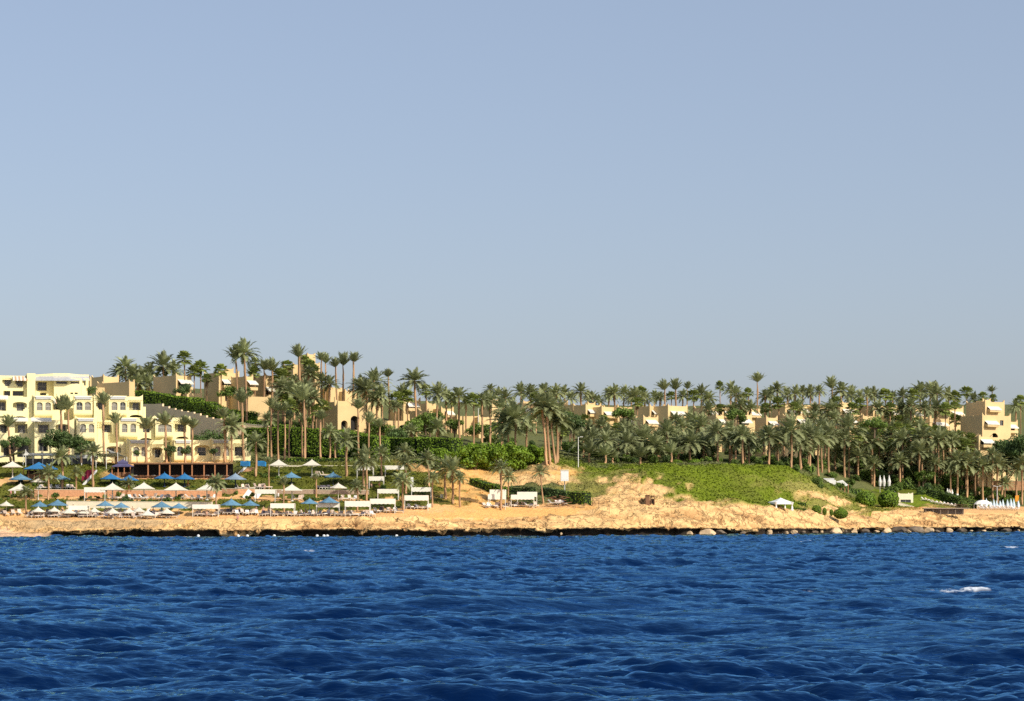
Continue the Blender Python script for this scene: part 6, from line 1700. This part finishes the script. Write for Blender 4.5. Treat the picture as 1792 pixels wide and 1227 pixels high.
# reed screen pergola
A = P(1615, 889, 577); s_ = A.y / F; e = empty('reed_shelter', A); tag(e, 'long weathered reed shelter on the cliff at the right', 'shelter')
mb = MB(); mb.box(0, 80 * s_, -1.2, .8, -1.4 * s_, .2 * s_); mb.build('reed_roof', [M_reed], e)
mb = MB(); mb.box(2 * s_, 72 * s_, .3, .45, -11 * s_, -1.45 * s_)
for k in range(60): mb.box((2 + k * 1.17) * s_, (2.5 + k * 1.17) * s_, .2, .297, -11 * s_, -1.5 * s_)
mb.build('reed_screen', [M_reed], e)
for k in range(6):
    mb = MB(); x_ = (4 + k * 13) * s_; mb.tube((x_, -.8, -15 * s_), (x_, -.8, -1.42 * s_), .08, .07, 6); mb.build('post', [M_reed], e)
mb = MB()
for k in range(9):
    mb.tube(((k * 10) * s_, 1.0, 0), ((k * 10) * s_, 1.0, 6 * s_), .05, .05, 5)
mb.box(0, 80 * s_, .97, 1.03, 5.6 * s_, 6 * s_); mb.box(0, 80 * s_, .97, 1.03, 3 * s_, 3.3 * s_)
mb.build('railing', [M_brown], e)
# stone terrace under the round hedges
wall('low_wall', [(1545, 600), (1572, 598), (1600, 598)], [880, 879, 887], 1.4, .5, M_cream, 'cream stone terrace wall right of the clipped blocks', ext=1.5)
wall('garden_wall', [(1690, 662), (1740, 660), (1800, 658)], [843, 842, 842], 2.2, .5, M_terra, 'reddish garden wall behind the lamp and folded parasols', ext=.6)
hut = villa('small_house', 1572, 890, 606, 26, 26, 'small flat stone kiosk with dark cover right of the clipped hedges', rot=12, depth=3, horn=.3, mt=M_cream, holes_=((.15, .85, .05, .6, 'r'),), cat='kiosk')
# drinks kiosk among the trunks on the mound
villa('small_house', 1229, 822, 590, 18, 15, 'little white house behind the palm trunks on the mound', rot=20, depth=3, horn=.3, mt=M_white, holes_=((.3, .6, .1, .6, 'a'),), cat='house')

# boulders  -----------------------------------------------------------------
M_rock = mat("pale_boulder", (0.56, 0.40, 0.23), rough=0.95, noise=0.3, scale=.8, bump=.15, rnd=.15)
M_rockw = mat("wet_boulder", (0.16, 0.12, 0.08), rough=0.7, noise=0.4, scale=.9, bump=.1, rnd=.2)
def rock_mesh(seed, m_):
    r = random.Random(seed); bm = bmesh.new(); bmesh.ops.create_icosphere(bm, subdivisions=3, radius=1)
    pl = [(Vector((r.gauss(0, 1), r.gauss(0, 1), r.gauss(0, 1))).normalized(), r.uniform(.55, .85)) for _ in range(9)]
    for v in bm.verts:
        c = v.co.copy()
        for n_, d_ in pl:
            q = c.dot(n_) - d_
            if q > 0: c -= n_ * q * .9
        v.co = Vector((c.x * 1.3, c.y, c.z * .75)) * (1 + .05 * math.sin(c.x * 9 + seed) * math.cos(c.z * 7))
    me = bpy.data.meshes.new('boulder'); bm.to_mesh(me); bm.free(); me.materials.append(m_); return me
RK = [rock_mesh(i, M_rock) for i in range(4)] + [rock_mesh(10 + i, M_rockw) for i in range(3)]
r8 = random.Random(9); bl = []
for (ppx, wpx, hpx, wet) in [(982,9,8,0),(1208,16,8,0),(1240,28,9,0),(1262,30,10,1),(1300,22,9,1),(1346,14,7,0),(1362,12,7,1),(1376,10,6,0),(1390,14,8,0),(1406,22,10,1),(1426,14,6,1),(1438,24,10,0),(1462,20,9,0),(1480,16,10,1),(1494,12,8,0),(1512,26,9,1),(1534,20,7,0),(1552,14,8,0),(1572,24,10,1),(1590,12,6,0),(1602,26,10,1),(1622,20,8,0),(1640,14,6,1),(1660,20,9,0),(1682,26,9,1),(1700,16,7,0),(1722,22,8,0),(1742,18,8,1),(1760,26,8,1),(1782,20,9,0)]:
    Ys = float(np.interp(ppx, stx, stY[:, 0])); Y_ = Ys - r8.uniform(-.8, 2.4); s_ = Y_ / F
    k = r8.randrange(4) if not wet else 4 + r8.randrange(3)
    o = link('boulder', RK[k], None, (px2x(ppx, Y_), Y_, .25 + hpx * s_ * .22), r8.uniform(0, 3)); q_ = r8.choice([.45, .6, .8, 1.0, 1.5]); o.scale = (q_ * wpx * s_ / 2.5, q_ * wpx * s_ / 2.6, q_ * hpx * s_ / 1.3)
    tag(o, ('dark wet boulder' if wet else 'pale dry boulder') + ' at the waterline', 'boulder', 'boulders along the waterline'); bl.append(o)
rank_label([o for o in bl if px_of(o) < 1320], lambda o: ('dark wet boulder' if 'wet' in o['label'] else 'pale dry boulder'), 'left of the white gazebo', 'boulder', 'boulders along the waterline')
rank_label([o for o in bl if 1320 <= px_of(o) < 1500], lambda o: ('dark wet boulder' if 'wet' in o['label'] else 'pale dry boulder'), 'under the gazebo rocks', 'boulder', 'boulders along the waterline')
rank_label([o for o in bl if px_of(o) >= 1500], lambda o: ('dark wet boulder' if 'wet' in o['label'] else 'pale dry boulder'), 'at the right shore', 'boulder', 'boulders along the waterline')
# swimming line floats
bs = []
for ppx in (347, 417, 433, 480, 555, 567, 573, 694):
    mb = MB(); n_ = 8
    for a, b_, ra, rb in ((0, .12, .12, .3), (.12, .4, .3, .3), (.4, .55, .3, .1)): mb.tube((0, 0, a), (0, 0, b_), ra, rb, n_)
    Y_ = 446; bs.append(mb.build('buoy', [M_white], None, (px2x(ppx, Y_), Y_, .0)))
rank_label(bs, lambda o: 'white float', 'on the water along the rocks', 'buoy', 'white floats on the swimming line')

# people --------------------------------------------------------------------
M_skin = mat("sunlit_skin", (0.50, 0.30, 0.20), rough=0.6, noise=0.05, scale=5, rnd=.2)
M_hair = mat("dark_hair", (0.03, 0.02, 0.015), rough=0.8, noise=0.2, scale=8)
def skin_body(J, E_, rad):
    me = bpy.data.meshes.new('body'); me.from_pydata([J[k][0] for k in range(len(J))], E_, []); me.update()
    o = bpy.data.objects.new('tmp', me); COL.objects.link(o)
    m_ = o.modifiers.new('s', 'SKIN'); m_.use_smooth_shade = True
    for k, sv in enumerate(me.skin_vertices[0].data):
        sv.radius = (rad[k], rad[k] * J[k][1]); sv.use_root = (k == 0)
    ss = o.modifiers.new('ss', 'SUBSURF'); ss.levels = 1
    dg = bpy.context.evaluated_depsgraph_get(); out = bpy.data.meshes.new_from_object(o.evaluated_get(dg))
    bpy.data.objects.remove(o); return out
def person_meshes(pose):
    if pose == 'sit':
        hip = (0, 0, .48); kn = lambda s: (s * .12, -.45, .50); an = lambda s: (s * .12, -.48, .10); toe = lambda s: (s * .12, -.66, .05)
        ch = (0, .06, .95); nk = (0, .05, 1.10); hd = (0, .02, 1.22); ht_ = (0, .02, 1.33); sh = lambda s: (s * .18, .06, 1.03); el = lambda s: (s * .25, -.08, .80); wr = lambda s: (s * .17, -.30, .66)
    else:
        st = {'stand': 0, 'walk': .22, 'reach': .08}[pose]
        hip = (0, 0, .92); kn = lambda s: (s * .10, -s * st * .7, .50); an = lambda s: (s * .10, -s * st * 1.1 + .04, .09); toe = lambda s: (s * .12, -s * st * 1.1 - .14, .03)
        ch = (0, 0, 1.30); nk = (0, 0, 1.46); hd = (0, -.01, 1.58); ht_ = (0, -.01, 1.70); sh = lambda s: (s * .19, 0, 1.40)
        el = lambda s: (s * .27, s * st * .6 + .02, 1.13); wr = lambda s: (s * .28, s * st * .9 - .08, .90)
        if pose == 'reach':
            el = lambda s: (s * .34, -.10, 1.22) if s > 0 else (s * .27, .02, 1.12); wr = lambda s: (s * .40, -.32, 1.36) if s > 0 else (s * .28, -.05, .88)
    J = [(hip, .75), (((hip[0] + ch[0]) / 2, (hip[1] + ch[1]) / 2, (hip[2] + ch[2]) / 2), .7), (ch, .65), (nk, 1), (hd, 1.15), (ht_, 1.1)]
    rad = [.155, .125, .155, .055, .085, .075]; E_ = [(0, 1), (1, 2), (2, 3), (3, 4), (4, 5)]
    for s in (-1, 1):
        b_ = len(J); J += [((s * .10, hip[1], hip[2] - .05), 1), (kn(s), 1), (an(s), 1), (toe(s), .6), (sh(s), 1), (el(s), 1), (wr(s), .8), (tuple(Vector(wr(s)) + (Vector(wr(s)) - Vector(el(s))).normalized() * .07), .45)]
        rad += [.095, .058, .038, .036, .055, .042, .028, .038]
        E_ += [(0, b_), (b_, b_ + 1), (b_ + 1, b_ + 2), (b_ + 2, b_ + 3), (2, b_ + 4), (b_ + 4, b_ + 5), (b_ + 5, b_ + 6), (b_ + 6, b_ + 7)]
    body = skin_body(J, E_, rad); body.materials.append(M_skin)
    # fingers, thumb, nose, ears joined into the body
    bm = bmesh.new(); bm.from_mesh(body); mb = MB()
    for s in (-1, 1):
        w_ = Vector(wr(s)); d = (w_ - Vector(el(s))).normalized(); sd_ = Vector((0, 1, 0)); sd_ = (sd_ - d * sd_.dot(d)).normalized(); p0 = w_ + d * .085; inn = d.cross(sd_) * -s
        for k, L_ in enumerate((.065, .08, .075, .06)):
            q = p0 + sd_ * (-.028 + k * .019); mb.path([q, q + d * L_ * .55, q + d * L_ + inn * .02], [.009, .0085, .006], n=5)
        q = w_ + d * .04 - sd_ * .03; mb.path([q, q - sd_ * .03 + d * .03, q - sd_ * .035 + d * .06], [.011, .010, .007], n=5)
        mb.path([(s * .078, hd[1], hd[2] + .02), (s * .092, hd[1] + .01, hd[2] + .05), (s * .08, hd[1] + .01, hd[2] + .075)], [.012, .016, .01], n=5)
        mb.path([(s * .03, hd[1] - .085, hd[2] + .062), (s * .03, hd[1] - .094, hd[2] + .062)], [.013, .008], n=6)
    mb.path([(0, hd[1] - .085, hd[2] + .07), (0, hd[1] - .112, hd[2] + .03), (0, hd[1] - .09, hd[2] + .02)], [.008, .018, .012], n=5)
    mb.path([(-.025, hd[1] - .09, hd[2] - .012), (0, hd[1] - .098, hd[2] - .014), (.025, hd[1] - .09, hd[2] - .012)], [.006, .01, .006], n=5)
    t2 = mb.mesh('t', [M_skin], True); bm.from_mesh(t2); bm.to_mesh(body); bm.free()
    hb_ = MB(); bm = bmesh.new(); bmesh.ops.create_icosphere(bm, subdivisions=2, radius=.108)
    vs = []
    for v in bm.verts:
        c = v.co.copy()
        if c.y < -.03 and c.z < .04: c = c * .78
        vs.append(Vector((c.x, c.y + .018, c.z * 1.08)) + Vector((hd[0], hd[1], hd[2] + .075)))
    hb_.add(vs, [[v.index for v in f.verts] for f in bm.faces]); bm.free()
    hair = hb_.mesh('hair', [M_hair], True)
    return body, hair, hip, kn, ch, sh, pose
def garment(info_, m_, top):
    body, hair, hip, kn, ch, sh, pose = info_
    J = [(hip, .78)]; rad = [.175]; E_ = []
    for s in (-1, 1):
        k = Vector(kn(s)); q = Vector((s * .10, hip[1], hip[2] - .05)); b_ = len(J)
        J += [(tuple(q), 1), (tuple(q.lerp(k, .7)), 1)]; rad += [.115, .095]; E_ += [(0, b_), (b_, b_ + 1)]
    if top:
        b_ = len(J); J += [(tuple((Vector(hip) + Vector(ch)) / 2), .74), (ch, .7)]; rad += [.15, .178]; E_ += [(0, b_), (b_, b_ + 1)]
        for s in (-1, 1):
            c = len(J); J += [(sh(s), 1)]; rad += [.075]; E_ += [(b_ + 1, c)]
    me = skin_body(J, E_, rad); me.materials.append(m_); return me
PM = {p_: person_meshes(p_) for p_ in ('stand', 'walk', 'reach', 'sit')}
PEO = [(19,869,'walk','pink',1,.8,'person in a pink top walking on the left lawn'),(26,869,'stand','white',1,.3,'person in pale clothes standing on the left lawn'),(50,833,'stand','white',1,0,'person in a white shirt at the blue pavilion'),(56,872,'walk','terra',1,.5,'person in red brown standing near the left stair'),
       (61,868,'stand','dark',1,-.4,'person in dark clothes near the left stair'),(329,852,'walk','orange',1,1.2,'person in an orange shirt on the terrace under the pergola'),(416,913,'stand','pink',0,.2,'person in pink shorts standing on the shore rocks'),(487,874,'stand','white',1,.5,'person in white beside the lower lawn canopy'),
       (448,899,'stand','pink',0,0,'sunburnt bather left of the first lower lawn canopy'),(461,900,'reach','pink',0,.8,'bather bending an arm next to the lower lawn canopy'),(470,900,'walk','dark',0,-1,'bather in dark shorts next to the lower lawn canopy'),(463,858,'sit','terra',0,0,'seated bather on the lawn by the slim palm'),
       (650,854,'sit','white',0,.3,'seated bather under the upper lawn canopy'),(664,855,'reach','terra',0,-.2,'bather in red brown shorts under the upper lawn canopy'),(535,900,'sit','terra',0,.4,'seated bather left of the lower lawn blue parasol'),(528,902,'sit','orange',0,.1,'seated bather in orange on the lower sand'),
       (128,897,'stand','white',1,.2,'person in white standing on the crowded deck'),(96,903,'sit','pink',0,0,'seated bather in pink on the crowded deck'),(232,901,'reach','dark',0,.5,'bather in dark shorts on the crowded deck'),(268,903,'walk','white',0,-.7,'bather in white shorts walking on the crowded deck'),
       (297,818,'stand','white',1,0,'person in white beside the pergola'),(362,905,'sit','dark',0,.3,'seated bather under the canopy right of the deck'),(683,898,'sit','pink',0,.2,'seated bather under the canopy near the ramp'),(874,888,'sit','dark',1,.4,'person in dark clothes under the sand canopies')]
PC = {'pink': mat('pink_cloth', (.62, .25, .25), noise=.1), 'white': mat('white_shirt_cloth', (.75, .73, .68), noise=.05), 'terra': mat('red_brown_cloth', (.40, .12, .06), noise=.1), 'dark': mat('dark_cloth', (.03, .035, .06), noise=.1), 'orange': mat('orange_shirt_cloth', (.7, .22, .04), noise=.1)}
GC = {}
for (ppx, pb, pose, c_, top, rz, lb) in PEO:
    g = HIT(ppx, pb) if pb != 818 else HIT(ppx, 835)
    e = link('person', PM[pose][0], None, g + Vector((0, 0, .02)), rz); tag(e, lb, 'person')
    link('hair', PM[pose][1], e)
    if (pose, c_, top) not in GC: GC[(pose, c_, top)] = garment(PM[pose], PC[c_], top)
    link('outfit' if top else 'shorts', GC[(pose, c_, top)], e)

# ground cover: leaves over the mound and the banks --------------------------
M_cov = mat("creeper_leaf", (0.10, 0.16, 0.015), rough=0.6, spec=.3, noise=0.35, scale=0.35, trans=.1)
r9 = np.random.RandomState(3)
mb_pts = []
lg = LG.copy(); wgt = lg[:-1, :-1] * (LX[:-1, 1:] - LX[:-1, :-1]) * np.abs(LY[1:, :-1] - LY[:-1, :-1])
vis = (COLS[None, :-1] > -80) & (COLS[None, :-1] < 1880) & (LY[:-1, :-1] < 600)
vis2 = np.array([[1.0 if c in 'LM' else .55 for c in 'x']])
wgt = (wgt * vis).ravel(); wgt /= wgt.sum()
N_ = 70000
ii = r9.choice(len(wgt), N_, p=wgt); rr_ = ii // (nC - 1); cc_ = ii % (nC - 1); fu = r9.rand(N_); fv = r9.rand(N_)
def lerp2(A_): return (A_[rr_, cc_] * (1 - fu) + A_[rr_, cc_ + 1] * fu) * (1 - fv) + (A_[rr_ + 1, cc_] * (1 - fu) + A_[rr_ + 1, cc_ + 1] * fu) * fv
cx_, cy_, cz_ = lerp2(LX), lerp2(LY), lerp2(LZ)
tn = np.stack([lerp2(LC[..., k]) for k in range(3)], 1) * r9.uniform(.7, 1.5, (N_, 1))
sz = r9.uniform(.10, .30, N_); an_ = r9.uniform(0, 6.28, N_); tl = r9.uniform(-.9, .9, (N_, 2))
ux, uy = np.cos(an_), np.sin(an_)
U_ = np.stack([ux, uy, tl[:, 0]], 1) * sz[:, None]; W_ = np.stack([-uy, ux, tl[:, 1]], 1) * sz[:, None] * .7
C_ = np.stack([cx_, cy_, cz_ + .10], 1)
VV = np.stack([C_ - U_, C_ + W_, C_ + U_, C_ - W_], 1).reshape(-1, 3)
me = bpy.data.meshes.new('ground_cover'); me.vertices.add(4 * N_); me.vertices.foreach_set('co', VV.astype(np.float32).ravel())
me.loops.add(4 * N_); me.loops.foreach_set('vertex_index', np.arange(4 * N_, dtype=np.int32)); me.polygons.add(N_); me.polygons.foreach_set('loop_start', (np.arange(N_) * 4).astype(np.int32))
M_cov = mat("creeper_leaf", (0.1, .1, .1), rough=0.7, spec=.25, noise=0.3, scale=0.3, trans=.1, tint=True)
me.materials.append(M_cov)
at = me.color_attributes.new('tint', 'FLOAT_COLOR', 'POINT'); at.data.foreach_set('color', np.repeat(np.concatenate([tn, np.ones((N_, 1))], 1), 4, 0).astype(np.float32).ravel())
me.update(calc_edges=True); me.validate()
o = link('ground_cover', me); tag(o, 'low green creeper and grass covering the mound and banks', 'ground cover', kind='stuff')
print('COUNT', {k: sum(1 for o in sc.objects if o.name.split('.')[0] == k) for k in ('date_palm', 'fan_palm', 'villa', 'sun_lounger', 'garden_bush')})
for o in sc.objects:
    if '_p' in o: del o['_p']
